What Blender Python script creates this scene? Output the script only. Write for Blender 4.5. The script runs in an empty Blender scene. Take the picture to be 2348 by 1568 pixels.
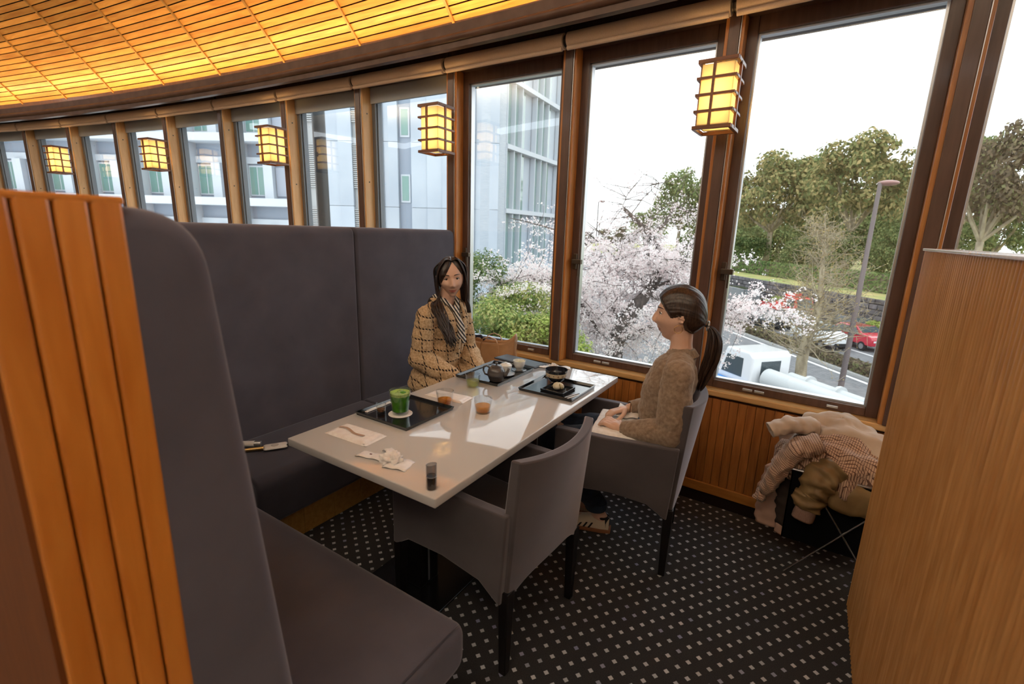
import bpy, bmesh, math, random
from math import sin, cos, pi, radians, sqrt, atan2
from mathutils import Vector, Matrix, noise as mnoise

random.seed(7)
SC = bpy.context.scene
COL = SC.collection

# ------------------------------------------------------------------ camera
YAW, PITCH, ROLL, FPX = 0.5596, 0.228, 0.0306, 1092.048
CAMZ = 1.5
_f = Vector((-sin(YAW) * cos(PITCH), cos(YAW) * cos(PITCH), -sin(PITCH)))
_r = Vector((cos(YAW), sin(YAW), 0))
_u = _r.cross(_f)
_r2 = _r * cos(ROLL) + _u * sin(ROLL)
_u2 = -_r * sin(ROLL) + _u * cos(ROLL)
cam_data = bpy.data.cameras.new('camera')
cam = bpy.data.objects.new('camera', cam_data)
COL.objects.link(cam)
cam.matrix_world = Matrix(((_r2.x, _u2.x, -_f.x, 0), (_r2.y, _u2.y, -_f.y, 0), (_r2.z, _u2.z, -_f.z, CAMZ), (0, 0, 0, 1)))
cam_data.sensor_width = 36
cam_data.lens = FPX / 2348 * 36
cam_data.clip_start = 0.02
cam_data.clip_end = 500
cam_data.dof.use_dof = True
cam_data.dof.focus_distance = 2.6
cam_data.dof.aperture_fstop = 3.5
SC.camera = cam

# ------------------------------------------------------------------ view, world
SC.view_settings.view_transform = 'Standard'
SC.view_settings.look = 'None'
SC.view_settings.gamma = 1.0
SC.view_settings.use_curve_mapping = False
SC.view_settings.exposure = 0.55
world = bpy.data.worlds.new('overcast_sky')
SC.world = world
world.use_nodes = True
_bg = world.node_tree.nodes['Background']
_bg.inputs['Color'].default_value = (0.93, 0.965, 1.0, 1)
_bg.inputs['Strength'].default_value = 1.9

SC.cycles.max_bounces = 6
SC.cycles.diffuse_bounces = 3
SC.cycles.glossy_bounces = 3
SC.cycles.transmission_bounces = 3
SC.cycles.transparent_max_bounces = 10
SC.cycles.caustics_reflective = False
SC.cycles.caustics_refractive = False

# added fill light: unseen warm area lamps without fixtures, aimed up at the ceiling
def fill_lamp(name, loc, power, col, size=0.25):
    d = bpy.data.lights.new(name, 'AREA')
    d.shape = 'DISK'
    d.size = size
    d.energy = power
    d.color = col
    o = bpy.data.objects.new(name, d)
    o.location = loc
    COL.objects.link(o)
    return o
for _x in (-9.0, -6.0, -3.0, 0.0, 3.0):
    fill_lamp('hall_fill_uplight', (_x, -1.8 - .02 * _x * _x, 3.1), 66, (1.0, 0.90, 0.78), 1.0).rotation_euler = (pi, 0, 0)

# ------------------------------------------------------------------ node helpers
MATS = {}
def nodes_of(m):
    m.use_nodes = True
    nt = m.node_tree
    return nt, nt.nodes, nt.links

def pbsdf(name, color=(.8, .8, .8), rough=.5, metal=0, spec=.5, coat=0, coat_rough=.1, sheen=0, sheen_tint=None,
          trans=0, ior=1.45, emit=None, emit_s=0, sss=0, alpha=1):
    if name in MATS:
        return MATS[name]
    m = bpy.data.materials.new(name)
    nt, N, L = nodes_of(m)
    b = N['Principled BSDF']
    b.inputs['Base Color'].default_value = (*color, 1)
    b.inputs['Roughness'].default_value = rough
    b.inputs['Metallic'].default_value = metal
    b.inputs['Specular IOR Level'].default_value = spec
    b.inputs['Coat Weight'].default_value = coat
    b.inputs['Coat Roughness'].default_value = coat_rough
    b.inputs['Sheen Weight'].default_value = sheen
    b.inputs['IOR'].default_value = ior
    if sheen_tint:
        b.inputs['Sheen Tint'].default_value = (*sheen_tint, 1)
    b.inputs['Transmission Weight'].default_value = trans
    if sss:
        b.inputs['Subsurface Weight'].default_value = sss
        b.inputs['Subsurface Radius'].default_value = (.012, .005, .003)
    if emit:
        b.inputs['Emission Color'].default_value = (*emit, 1)
        b.inputs['Emission Strength'].default_value = emit_s
    MATS[name] = m
    return m

def add(N, t, **kw):
    n = N.new(t)
    for k, v in kw.items():
        setattr(n, k, v)
    return n

def vary(m, col_a, col_b, scale=(1, 1, 1), nscale=6, detail=4, distort=0, bump=0, bump_scale=None, island=0, objrand=0, coord='Object', lo=.35, hi=.65, rough_var=0):
    """base colour from stretched noise between two colours, optional bump, per-object / per-island brightness"""
    nt, N, L = nodes_of(m)
    b = N['Principled BSDF']
    tc = add(N, 'ShaderNodeTexCoord')
    mp = add(N, 'ShaderNodeMapping')
    mp.inputs['Scale'].default_value = scale
    L.new(tc.outputs[coord], mp.inputs['Vector'])
    vec = mp.outputs['Vector']
    if objrand:
        oi = add(N, 'ShaderNodeObjectInfo')
        sc = add(N, 'ShaderNodeVectorMath', operation='SCALE')
        cmb = add(N, 'ShaderNodeCombineXYZ')
        for i in range(3):
            L.new(oi.outputs['Random'], cmb.inputs[i])
        L.new(cmb.outputs[0], sc.inputs[0])
        sc.inputs['Scale'].default_value = 37.0
        ad = add(N, 'ShaderNodeVectorMath', operation='ADD')
        L.new(vec, ad.inputs[0])
        L.new(sc.outputs[0], ad.inputs[1])
        vec = ad.outputs[0]
    nz = add(N, 'ShaderNodeTexNoise')
    nz.inputs['Scale'].default_value = nscale
    nz.inputs['Detail'].default_value = detail
    nz.inputs['Distortion'].default_value = distort
    L.new(vec, nz.inputs['Vector'])
    rp = add(N, 'ShaderNodeValToRGB')
    rp.color_ramp.elements[0].position = lo
    rp.color_ramp.elements[1].position = hi
    rp.color_ramp.elements[0].color = (*col_a, 1)
    rp.color_ramp.elements[1].color = (*col_b, 1)
    L.new(nz.outputs['Fac'], rp.inputs['Fac'])
    out = rp.outputs['Color']
    src = None
    if island:
        g = add(N, 'ShaderNodeNewGeometry')
        src, amt = g.outputs['Random Per Island'], island
    if objrand:
        src, amt = oi.outputs['Random'], objrand
    if src is not None:
        mr = add(N, 'ShaderNodeMapRange')
        mr.inputs['To Min'].default_value = 1 - amt
        mr.inputs['To Max'].default_value = 1 + amt
        L.new(src, mr.inputs['Value'])
        hs = add(N, 'ShaderNodeHueSaturation')
        L.new(mr.outputs[0], hs.inputs['Value'])
        L.new(out, hs.inputs['Color'])
        out = hs.outputs['Color']
    L.new(out, b.inputs['Base Color'])
    if bump:
        bn = add(N, 'ShaderNodeBump')
        bn.inputs['Strength'].default_value = bump
        bn.inputs['Distance'].default_value = .004
        if bump_scale:
            n2 = add(N, 'ShaderNodeTexNoise')
            n2.inputs['Scale'].default_value = bump_scale
            n2.inputs['Detail'].default_value = 3
            L.new(tc.outputs[coord], n2.inputs['Vector'])
            L.new(n2.outputs['Fac'], bn.inputs['Height'])
        else:
            L.new(nz.outputs['Fac'], bn.inputs['Height'])
        L.new(bn.outputs['Normal'], b.inputs['Normal'])
    return m

def wood(name, ca, cb, grain='Z', rough=.35, coat=.3, objrand=.18, bump=.08, nscale=5):
    m = pbsdf(name, ca, rough, coat=coat, coat_rough=.18)
    s = {'X': (1, 9, 9), 'Y': (9, 1, 9), 'Z': (9, 9, 1)}[grain]
    return vary(m, ca, cb, s, nscale, 6, .6, bump, None, 0, objrand, lo=.3, hi=.7)

# ------------------------------------------------------------------ mesh helpers
class MB:
    """collects shapes, links them as one mesh object"""
    def __init__(s):
        s.v = []; s.f = []; s.m = []; s.mi = 0
    def _face(s, f):
        s.f.append(f); s.m.append(s.mi)
    def add(s, verts, faces):
        o = len(s.v)
        s.v.extend([tuple(p) for p in verts])
        for f in faces:
            s._face(tuple(i + o for i in f))
        return s
    def box(s, x0, x1, y0, y1, z0, z1):
        v = [(x, y, z) for z in (z0, z1) for y in (y0, y1) for x in (x0, x1)]
        return s.add(v, [(0, 2, 3, 1), (4, 5, 7, 6), (0, 1, 5, 4), (2, 6, 7, 3), (0, 4, 6, 2), (1, 3, 7, 5)])
    def rbox(s, x0, x1, y0, y1, z0, z1, r=.01, seg=3):
        bm = bmesh.new()
        bmesh.ops.create_cube(bm, size=1)
        for v in bm.verts:
            v.co = Vector(((x0 + x1) / 2 + v.co.x * (x1 - x0), (y0 + y1) / 2 + v.co.y * (y1 - y0), (z0 + z1) / 2 + v.co.z * (z1 - z0)))
        bmesh.ops.bevel(bm, geom=bm.edges[:], offset=r, segments=seg, affect='EDGES', profile=.5)
        return s.bm(bm)
    def bm(s, bm, M=None):
        bm.verts.ensure_lookup_table()
        bm.verts.index_update()
        vs = [(M @ v.co if M else v.co) for v in bm.verts]
        s.add(vs, [[v.index for v in f.verts] for f in bm.faces])
        bm.free()
        return s
    def poly_prism(s, pts, d):
        """closed polygon (3D points, planar) extruded by vector d"""
        n = len(pts); d = Vector(d)
        v = [Vector(p) for p in pts] + [Vector(p) + d for p in pts]
        f = [tuple(range(n))[::-1], tuple(range(n, 2 * n))] + [(i, (i + 1) % n, n + (i + 1) % n, n + i) for i in range(n)]
        return s.add(v, f)
    def lathe(s, prof, cx=0, cy=0, cz=0, n=24, cap0=True, cap1=True):
        v = []; f = []
        for (r, z) in prof:
            for i in range(n):
                a = 2 * pi * i / n
                v.append((cx + r * cos(a), cy + r * sin(a), cz + z))
        for j in range(len(prof) - 1):
            for i in range(n):
                k = (i + 1) % n
                f.append((j * n + i, j * n + k, (j + 1) * n + k, (j + 1) * n + i))
        if cap0: f.append(tuple(range(n))[::-1])
        if cap1: f.append(tuple(range((len(prof) - 1) * n, len(prof) * n)))
        return s.add(v, f)
    def tube(s, pts, rad, n=8, caps=True, flat=1.0):
        pts = [Vector(p) for p in pts]
        if not hasattr(rad, '__len__'): rad = [rad] * len(pts)
        v = []; f = []
        up = None
        for i, p in enumerate(pts):
            a = pts[max(0, i - 1)]; b = pts[min(len(pts) - 1, i + 1)]
            t = (b - a)
            t = t.normalized() if t.length > 1e-9 else Vector((0, 0, 1))
            if up is None:
                up = Vector((0, 0, 1)) if abs(t.z) < .9 else Vector((1, 0, 0))
            e1 = t.cross(up)
            if e1.length < 1e-6: e1 = t.cross(Vector((0, 1, 0)))
            e1.normalize(); e2 = e1.cross(t).normalized(); up = e2
            for k in range(n):
                an = 2 * pi * k / n
                v.append(p + (e1 * cos(an) + e2 * sin(an) * flat) * rad[i])
        for j in range(len(pts) - 1):
            for i in range(n):
                k = (i + 1) % n
                f.append((j * n + i, (j + 1) * n + i, (j + 1) * n + k, j * n + k))
        if caps:
            f.append(tuple(range(n))); f.append(tuple(range((len(pts) - 1) * n, len(pts) * n))[::-1])
        return s.add(v, f)
    def ball(s, c, r, n=12, sx=1, sy=1, sz=1):
        v = []; f = []
        h = n // 2
        for j in range(h + 1):
            t = pi * j / h
            for i in range(n):
                a = 2 * pi * i / n
                v.append((c[0] + r * sx * sin(t) * cos(a), c[1] + r * sy * sin(t) * sin(a), c[2] + r * sz * cos(t)))
        for j in range(h):
            for i in range(n):
                k = (i + 1) % n
                f.append((j * n + i, (j + 1) * n + i, (j + 1) * n + k, j * n + k))
        return s.add(v, f)
    def grid(s, fn, nu, nv, close_u=False):
        v = [fn(i / (nu if close_u else nu - 1), j / (nv - 1)) for j in range(nv) for i in range(nu)]
        f = []
        for j in range(nv - 1):
            for i in range(nu if close_u else nu - 1):
                k = (i + 1) % nu
                f.append((j * nu + i, j * nu + k, (j + 1) * nu + k, (j + 1) * nu + i))
        return s.add(v, f)
    def mesh(s, name, mats, smooth=False, angle=None):
        me = bpy.data.meshes.new(name)
        me.from_pydata([tuple(p) for p in s.v], [], s.f)
        if not isinstance(mats, (list, tuple)): mats = [mats]
        for m in mats: me.materials.append(m)
        if len(mats) > 1:
            me.polygons.foreach_set('material_index', s.m)
        if smooth:
            me.polygons.foreach_set('use_smooth', [True] * len(me.polygons))
            if angle:
                me.set_sharp_from_angle(angle=radians(angle))
        me.update()
        return me
    def build(s, name, mats, parent=None, smooth=False, angle=None, bevel=0, seg=2, sub=0, solid=0, shift=True):
        if parent is not None and shift:
            off = parent_base(parent)
            s.v = [(p[0] - off.x, p[1] - off.y, p[2] - off.z) for p in s.v]
        me = s.mesh(name, mats, smooth, angle)
        o = bpy.data.objects.new(name, me)
        COL.objects.link(o)
        if parent is not None: o.parent = parent
        if solid:
            md = o.modifiers.new('solid', 'SOLIDIFY'); md.thickness = solid; md.offset = 0
        if bevel:
            md = o.modifiers.new('bevel', 'BEVEL'); md.width = bevel; md.segments = seg; md.limit_method = 'ANGLE'; md.angle_limit = radians(40)
        if sub:
            md = o.modifiers.new('sub', 'SUBSURF'); md.levels = sub; md.render_levels = sub
        return o

def parent_base(o):
    v = Vector((0, 0, 0))
    while o is not None:
        v = v + o.location
        o = o.parent
    return v

def tag(o, label=None, cat=None, group=None, kind=None):
    if label: o['label'] = label
    if cat: o['category'] = cat
    if group: o['group'] = group
    if kind: o['kind'] = kind
    return o

def thing(name, label=None, cat=None, loc=(0, 0, 0), rz=0, group=None, kind=None):
    o = bpy.data.objects.new(name, None)
    o.empty_display_size = .05
    COL.objects.link(o)
    o.location = loc
    o.rotation_euler = (0, 0, rz)
    return tag(o, label, cat, group, kind)

def inst(name, me, parent, loc=(0, 0, 0), rz=0, scale=None):
    o = bpy.data.objects.new(name, me)
    COL.objects.link(o)
    if parent is not None: o.parent = parent
    o.location = loc
    o.rotation_euler = (0, 0, rz)
    if scale: o.scale = scale
    return o

def copy_tree(o, parent=None):
    c = o.copy()
    COL.objects.link(c)
    c.parent = parent
    for ch in [x for x in bpy.data.objects if x.parent == o]:
        copy_tree(ch, c)
    return c

def fbm(p, s=1.0, o=3):
    return mnoise.fractal(Vector(p) * s, 1.0, 2.0, o)

# polar frame of the round hall: th = 0 looks along +Y, r from the hall's centre
WCX, WCY = -1.872, -30.611
def pol(th, r, z=0.0):
    return Vector((WCX + r * sin(th), WCY + r * cos(th), z))

def arc_sweep(prof, th0, th1, n, closed=True):
    """profile [(r,z)] swept round the hall"""
    m = MB(); k = len(prof)
    for j in range(n + 1):
        th = th0 + (th1 - th0) * j / n
        for (r, z) in prof: m.v.append(tuple(pol(th, r, z)))
    for j in range(n):
        for i in range(k if closed else k - 1):
            a = (i + 1) % k
            m._face((j * k + i, j * k + a, (j + 1) * k + a, (j + 1) * k + i))
    if closed:
        m._face(tuple(range(k))[::-1]); m._face(tuple(range(n * k, n * k + k)))
    return m
CAMP = Vector((0, 0, CAMZ))
def sight(px, py):
    return _r2 * (px - 1174) - _u2 * (py - 784) + _f * FPX
def at_depth(px, py, d):
    return CAMP + sight(px, py) * (d / FPX)
ORD = ['first', 'second', 'third', 'fourth', 'fifth', 'sixth', 'seventh', 'eighth', 'ninth', 'tenth', 'eleventh', 'twelfth', 'thirteenth', 'fourteenth']
# ================================================================== materials of the room
M_brown = vary(pbsdf('brown_stained_frame', (.11, .055, .04), .36, coat=.3), (.085, .042, .03), (.125, .065, .046), (9, 9, 1), 4, 4)
M_darkgap = pbsdf('dark_recess_paint', (.012, .011, .012), .6)
M_orange = wood('oiled_cedar_post', (.46, .16, .035), (.62, .26, .07), 'Z', .35, .2)
M_tan = wood('pale_cedar_post', (.78, .45, .19), (.88, .55, .27), 'Z', .45, .1)
M_sill = wood('varnished_cedar_sill', (.62, .34, .12), (.76, .45, .19), 'X', .10, 1.0, objrand=0, bump=.02)
M_sill.node_tree.nodes['Principled BSDF'].inputs['Coat Roughness'].default_value = .04
M_wains = wood('cedar_wainscot', (.30, .10, .022), (.48, .18, .045), 'Z', .34, .3, objrand=.16)
M_base = wood('cedar_baseboard', (.42, .16, .035), (.55, .24, .06), 'X', .35, .3, objrand=0)
M_grey = pbsdf('grey_window_aluminium', (.20, .22, .25), .4, metal=.3)
M_alu = pbsdf('bare_aluminium', (.55, .57, .60), .3, metal=.8)
M_steel = pbsdf('dark_bronze_metal', (.10, .075, .055), .35, metal=.7)
M_lath = wood('ceiling_lath_cedar', (.62, .26, .055), (.82, .44, .12), 'X', .5, .12, objrand=.24, bump=.05, nscale=3.5)
M_rib = wood('ceiling_rib_cedar', (.42, .23, .075), (.52, .30, .10), 'Y', .5, .1, objrand=0)
M_cornice = vary(pbsdf('brown_cornice_paint', (.14, .075, .05), .4), (.12, .062, .04), (.16, .09, .06), (2, 2, 2), 5)
M_void = pbsdf('black_backing', (.006, .004, .003), .9)
M_blind = vary(pbsdf('tan_blind_fabric', (.88, .62, .42), .75, sheen=.2), (.84, .58, .39), (.90, .66, .46), (30, 30, 30), 8, bump=.05)
M_plaster = pbsdf('warm_plaster', (.74, .66, .56), .8)

# carpet: dark pile with a square lattice of pale dots
def carpet():
    m = pbsdf('dotted_carpet', (.03, .03, .03), .95, spec=.1, sheen=.15)
    nt, N, L = nodes_of(m)
    b = N['Principled BSDF']
    tc = add(N, 'ShaderNodeTexCoord')
    mp = add(N, 'ShaderNodeMapping', vector_type='TEXTURE')
    mp.inputs['Location'].default_value = (-.086 - .025 * (cos(radians(55.2)) - sin(radians(55.2))), 1.617 - .025 * (sin(radians(55.2)) + cos(radians(55.2))), 0)
    mp.inputs['Rotation'].default_value = (0, 0, radians(55.2))
    mp.inputs['Scale'].default_value = (.05, .05, .05)
    L.new(tc.outputs['Object'], mp.inputs['Vector'])
    sp = add(N, 'ShaderNodeSeparateXYZ')
    L.new(mp.outputs[0], sp.inputs[0])
    def axis(i):
        fr = add(N, 'ShaderNodeMath', operation='FRACT'); L.new(sp.outputs[i], fr.inputs[0])
        sb = add(N, 'ShaderNodeMath', operation='SUBTRACT'); L.new(fr.outputs[0], sb.inputs[0]); sb.inputs[1].default_value = .5
        ab = add(N, 'ShaderNodeMath', operation='ABSOLUTE'); L.new(sb.outputs[0], ab.inputs[0])
        lt = add(N, 'ShaderNodeMath', operation='LESS_THAN'); L.new(ab.outputs[0], lt.inputs[0]); lt.inputs[1].default_value = .15
        return lt.outputs[0]
    mu = add(N, 'ShaderNodeMath', operation='MULTIPLY')
    L.new(axis(0), mu.inputs[0]); L.new(axis(1), mu.inputs[1])
    fl = add(N, 'ShaderNodeVectorMath', operation='FLOOR'); L.new(mp.outputs[0], fl.inputs[0])
    wn = add(N, 'ShaderNodeTexWhiteNoise'); L.new(fl.outputs[0], wn.inputs['Vector'])
    rp = add(N, 'ShaderNodeValToRGB')
    cr = rp.color_ramp
    cr.elements[0].color = (.34, .36, .42, 1); cr.elements[1].color = (.55, .56, .60, 1)
    e = cr.elements.new(.12); e.color = (.26, .27, .42, 1)
    e = cr.elements.new(.2); e.color = (.46, .47, .50, 1)
    L.new(wn.outputs['Value'], rp.inputs['Fac'])
    nz = add(N, 'ShaderNodeTexNoise'); nz.inputs['Scale'].default_value = 420; nz.inputs['Detail'].default_value = 2
    L.new(tc.outputs['Object'], nz.inputs['Vector'])
    r2 = add(N, 'ShaderNodeValToRGB')
    r2.color_ramp.elements[0].position = .35; r2.color_ramp.elements[1].position = .7
    r2.color_ramp.elements[0].color = (.018, .018, .02, 1); r2.color_ramp.elements[1].color = (.052, .05, .052, 1)
    L.new(nz.outputs['Fac'], r2.inputs['Fac'])
    mx = add(N, 'ShaderNodeMix', data_type='RGBA')
    L.new(mu.outputs[0], mx.inputs['Factor'])
    L.new(r2.outputs[0], mx.inputs['A']); L.new(rp.outputs[0], mx.inputs['B'])
    L.new(mx.outputs['Result'], b.inputs['Base Color'])
    bp = add(N, 'ShaderNodeBump'); bp.inputs['Strength'].default_value = .4; bp.inputs['Distance'].default_value = .003
    L.new(nz.outputs['Fac'], bp.inputs['Height']); L.new(bp.outputs[0], b.inputs['Normal'])
    return m
M_carpet = carpet()

def pane_material():
    """thin window glass: clear with a faint mirror"""
    m = bpy.data.materials.new('window_glass')
    nt, N, L = nodes_of(m)
    N.remove(N['Principled BSDF'])
    out = N['Material Output']
    tr = add(N, 'ShaderNodeBsdfTransparent'); tr.inputs['Color'].default_value = (.96, .975, .97, 1)
    gl = add(N, 'ShaderNodeBsdfGlossy'); gl.inputs['Roughness'].default_value = .0
    lw = add(N, 'ShaderNodeLayerWeight'); lw.inputs['Blend'].default_value = .5
    pw = add(N, 'ShaderNodeMath', operation='POWER'); pw.inputs[1].default_value = 4.5
    L.new(lw.outputs['Facing'], pw.inputs[0])
    sc = add(N, 'ShaderNodeMath', operation='MULTIPLY_ADD'); sc.inputs[1].default_value = .8; sc.inputs[2].default_value = .07; sc.use_clamp = True
    L.new(pw.outputs[0], sc.inputs[0])
    mx = add(N, 'ShaderNodeMixShader')
    L.new(sc.outputs[0], mx.inputs[0]); L.new(tr.outputs[0], mx.inputs[1]); L.new(gl.outputs[0], mx.inputs[2])
    L.new(mx.outputs[0], out.inputs['Surface'])
    return m
M_pane = pane_material()

# ================================================================== floor, walls, ceiling
TH0, TH1 = -.40, .205
fm = MB()
fm.grid(lambda u, v: pol(TH0 + (TH1 - TH0) * u, 25.5 + (33.62 - 25.5) * v, 0), 40, 3)
o = fm.build('floor', M_carpet); tag(o, kind='structure')
o = arc_sweep([(33.36, .0005), (33.36, .004), (33.5, .004), (33.5, .0005)], -.05, .12, 30).build('trim_1', pbsdf('dark_carpet_border', (.012, .009, .010), .95, spec=.1)); tag(o, kind='structure')

# wall below the windows: backing, sill, baseboard, tongue and groove boards
wall = thing('wall_window', kind='structure')
arc_sweep([(33.49, 0), (33.49, .62), (33.62, .62), (33.62, 0)], TH0, TH1, 60).build('backing', pbsdf('wainscot_backing', (.06, .02, .006), .8), wall)
PITCH_B = .0455
pm = MB(); pm.box(-PITCH_B / 2 + .0007, PITCH_B / 2 - .0007, -.012, .012, .06, .60)
plank_me = pm.mesh('plank', M_wains)
_bm = bmesh.new(); _bm.from_mesh(plank_me); bmesh.ops.bevel(_bm, geom=[e for e in _bm.edges if abs(e.verts[0].co.z - e.verts[1].co.z) > .2], offset=.0022, segments=1, affect='EDGES'); _bm.to_mesh(plank_me); _bm.free()
for i in range(-26, 66):
    th = i * PITCH_B / 33.48
    p = pol(th, 33.48)
    inst('plank', plank_me, wall, p, -th)
for a, b_ in ((TH0, -26.5 * PITCH_B / 33.48), (65.5 * PITCH_B / 33.48, TH1)):
    arc_sweep([(33.47, .06), (33.47, .60), (33.49, .60), (33.49, .06)], a, b_, 30).build('panel', M_wains, wall)
o = arc_sweep([(33.462, .012), (33.462, .068), (33.47, .072), (33.49, .072), (33.49, .012)], TH0, TH1, 80).build('baseboard_window', M_base); tag(o, kind='structure')
o = arc_sweep([(33.455, .618), (33.452, .624), (33.452, .646), (33.456, .651), (33.62, .651), (33.62, .618)], TH0, TH1, 90).build('trim_2', M_sill); tag(o, kind='structure')

# mullions every DTH, windows between them
TH_A, DTH = .0133, .0273
K0, K1 = -13, 6
Z0W, Z1W = .651, 2.58
def radial_box(m, th, s0, s1, r0, r1, z0, z1):
    e = Vector((cos(th), -sin(th), 0)); n = Vector((sin(th), cos(th), 0)); c = Vector((WCX, WCY, 0))
    v = []
    for z in (z0, z1):
        for (s, r) in ((s0, r0), (s1, r0), (s1, r1), (s0, r1)):
            v.append(c + e * s + n * r + Vector((0, 0, z)))
    m.add(v, [(0, 3, 2, 1), (4, 5, 6, 7), (0, 1, 5, 4), (1, 2, 6, 5), (2, 3, 7, 6), (3, 0, 4, 7)])
    return m
n_trim = 3
for k in range(K0, K1 + 1):
    th = TH_A + DTH * k
    right = k >= -1
    post = thing('trim_%d' % n_trim, loc=pol(th, 33.45, Z0W), kind='structure'); n_trim += 1
    wm = M_orange if right else M_tan
    m = MB(); radial_box(m, th, -.045, .045, 33.45 if right else 33.43, 33.62, Z0W, Z1W)
    m.build('post', wm, post, bevel=.004)
    m = MB(); radial_box(m, th, -.026, .026, 33.438 if right else 33.418, 33.47, Z0W, Z1W)
    m.build('cover_strip', M_brown, post, bevel=.003)
    m = MB(); radial_box(m, th, .0285, .0315, 33.442 if right else 33.423, 33.46, Z0W, Z1W)
    m.build('bead', M_alu, post)
    if not right and k > -10:
        for z in (2.38, 1.86, 1.3):
            e = Vector((cos(th), -sin(th), 0)); p = pol(th, 33.475, z) + e * .045
            b = MB(); b.tube([p - e * .002, p + e * .002], .006, 8); b.build('bolt', M_steel, post)

def frame_ring(m, tc, s0, s1, z0, z1, w, r0, r1, wb=None, wt=None):
    wb = wb or w; wt = wt or w
    radial_box(m, tc, s0, s0 + w, r0, r1, z0, z1); radial_box(m, tc, s1 - w, s1, r0, r1, z0, z1)
    radial_box(m, tc, s0 + w, s1 - w, r0, r1, z0, z0 + wb); radial_box(m, tc, s0 + w, s1 - w, r0, r1, z1 - wt, z1)
nwin = 0
for k in range(K1 - 1, K0 - 1, -1):
    nwin += 1
    tc = TH_A + DTH * (k + .5)
    hw = DTH * 33.52 / 2 - .043
    right = k >= -1
    win = thing('window_%d' % nwin, loc=pol(tc, 33.55, Z0W), kind='structure')
    fmat = M_brown if right else M_grey
    wst = .052 if right else .04
    # stiles and rails, each its own piece
    for nm, s0, s1, z0, z1 in (('stile', -hw, -hw + wst, Z0W, Z1W), ('stile', hw - wst, hw, Z0W, Z1W),
                               ('bottom_rail', -hw + wst, hw - wst, Z0W, Z0W + .045), ('top_rail', -hw + wst, hw - wst, 2.50, Z1W)):
        m = MB(); radial_box(m, tc, s0, s1, 33.525, 33.60, z0, z1); m.build(nm, fmat, win, bevel=.004)
    m = MB(); frame_ring(m, tc, -hw + wst, hw - wst, Z0W + .045, 2.50, .010, 33.545, 33.585); m.build('glazing_bead', M_alu if right else M_grey, win)
    m = MB(); radial_box(m, tc, -hw + wst + .004, hw - wst - .004, 33.562, 33.5635, Z0W + .05, 2.497); m.build('glass', M_pane, win)
    if right:
        # handle: plate, block and lever on the left stile
        m = MB(); s = -hw + .034
        radial_box(m, tc, s - .012, s + .012, 33.512, 33.527, 1.27, 1.37); m.build('handle_plate', M_steel, win, bevel=.003)
        m = MB(); radial_box(m, tc, s - .01, s + .055, 33.485, 33.515, 1.305, 1.335)
        radial_box(m, tc, s + .03, s + .038, 33.49, 33.50, 1.23, 1.305); m.build('handle', M_steel, win, bevel=.003)
        m = MB()
        for q in (-.2, -.14, .2): radial_box(m, tc, q, q + .05, 33.515, 33.53, Z0W + .015, Z0W + .028)
        m.build('latch', M_alu, win, bevel=.002)
    else:
        m = MB(); radial_box(m, tc, -hw + .005, hw - .005, 33.51, 33.53, 2.46, Z1W); m.build('head_panel', pbsdf('pale_grey_head_panel', (.42, .44, .46), .45), win)

# header and cornice
o = arc_sweep([(33.47, 2.575), (33.47, 3.0), (33.66, 3.0), (33.66, 2.575)], TH0, TH1, 80).build('trim_90', M_brown); tag(o, kind='structure')
corn = thing('trim_91', kind='structure')
prof = [(33.22, 2.605), (33.2, 2.608), (33.2, 2.640)]
for i in range(9):
    a = -pi / 2 + pi * i / 8
    prof.append((33.197 - .022 * cos(a), 2.664 + .023 * sin(a)))
prof += [(33.2, 2.690), (33.2, 2.745), (33.215, 2.745), (33.215, 2.69), (33.47, 2.76), (33.47, 2.735), (33.235, 2.665), (33.235, 2.605)]
arc_sweep(prof, TH0, TH1, 110).build('cornice', M_cornice, corn, smooth=True, angle=35)
# light strip lying in the cove behind the cornice
M_led = bpy.data.materials.new('warm_cove_light'); nt, N, L = nodes_of(M_led); N.remove(N['Principled BSDF'])
_e = add(N, 'ShaderNodeEmission'); _e.inputs['Color'].default_value = (1.0, .64, .24, 1); _e.inputs['Strength'].default_value = 70
L.new(_e.outputs[0], N['Material Output'].inputs['Surface'])
o = arc_sweep([(33.232, 2.702), (33.232, 2.706), (33.248, 2.710), (33.248, 2.706)], TH0 + .01, TH1 - .01, 60).build('cove_light_strip', M_led)
tag(o, 'warm linear light hidden in the cove along the ceiling edge', 'light')

# ceiling: sloping boards on ribs, then flat
ceil = thing('ceiling', kind='structure')
SL = 1.0
RB, ZB = 33.5, 2.86
def cone(th, t, off=0):
    """t metres up the slope from the bottom, off = distance below the boards"""
    c = t * .70711
    return pol(th, RB - c - off * .70711, ZB + c - off * .70711)
TOPT = 2.0
m = MB(); m.grid(lambda u, v: cone(TH0 + (TH1 - TH0) * u, -.08 + (TOPT + .08) * v, -.012), 90, 2); m.build('backing', M_void, ceil)
rc, zc = RB - TOPT * .70711, ZB + TOPT * .70711
m = MB(); m.grid(lambda u, v: pol(TH0 + (TH1 - TH0) * u, rc + (25.5 - rc) * v, zc), 60, 2); m.build('flat_panel', pbsdf('cream_ceiling_plaster', (.78, .68, .55), .9), ceil)
TH_R, DR = -.0139, .0273
LP = .0545
bay_w = DR * 33.0
pieces = {}
for j in range(35):
    t0 = -.03 + j * LP
    rr = RB - (t0 + LP / 2) * .70711
    hw = DR * rr / 2 - .002
    # board mesh in a frame: x along the hall, y up the slope
    m = MB(); m.box(-hw, hw, -LP / 2 + .0046, LP / 2 - .0046, -.006, .006)
    pieces[j] = m.mesh('lath', M_lath)
rest = MB()
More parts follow.
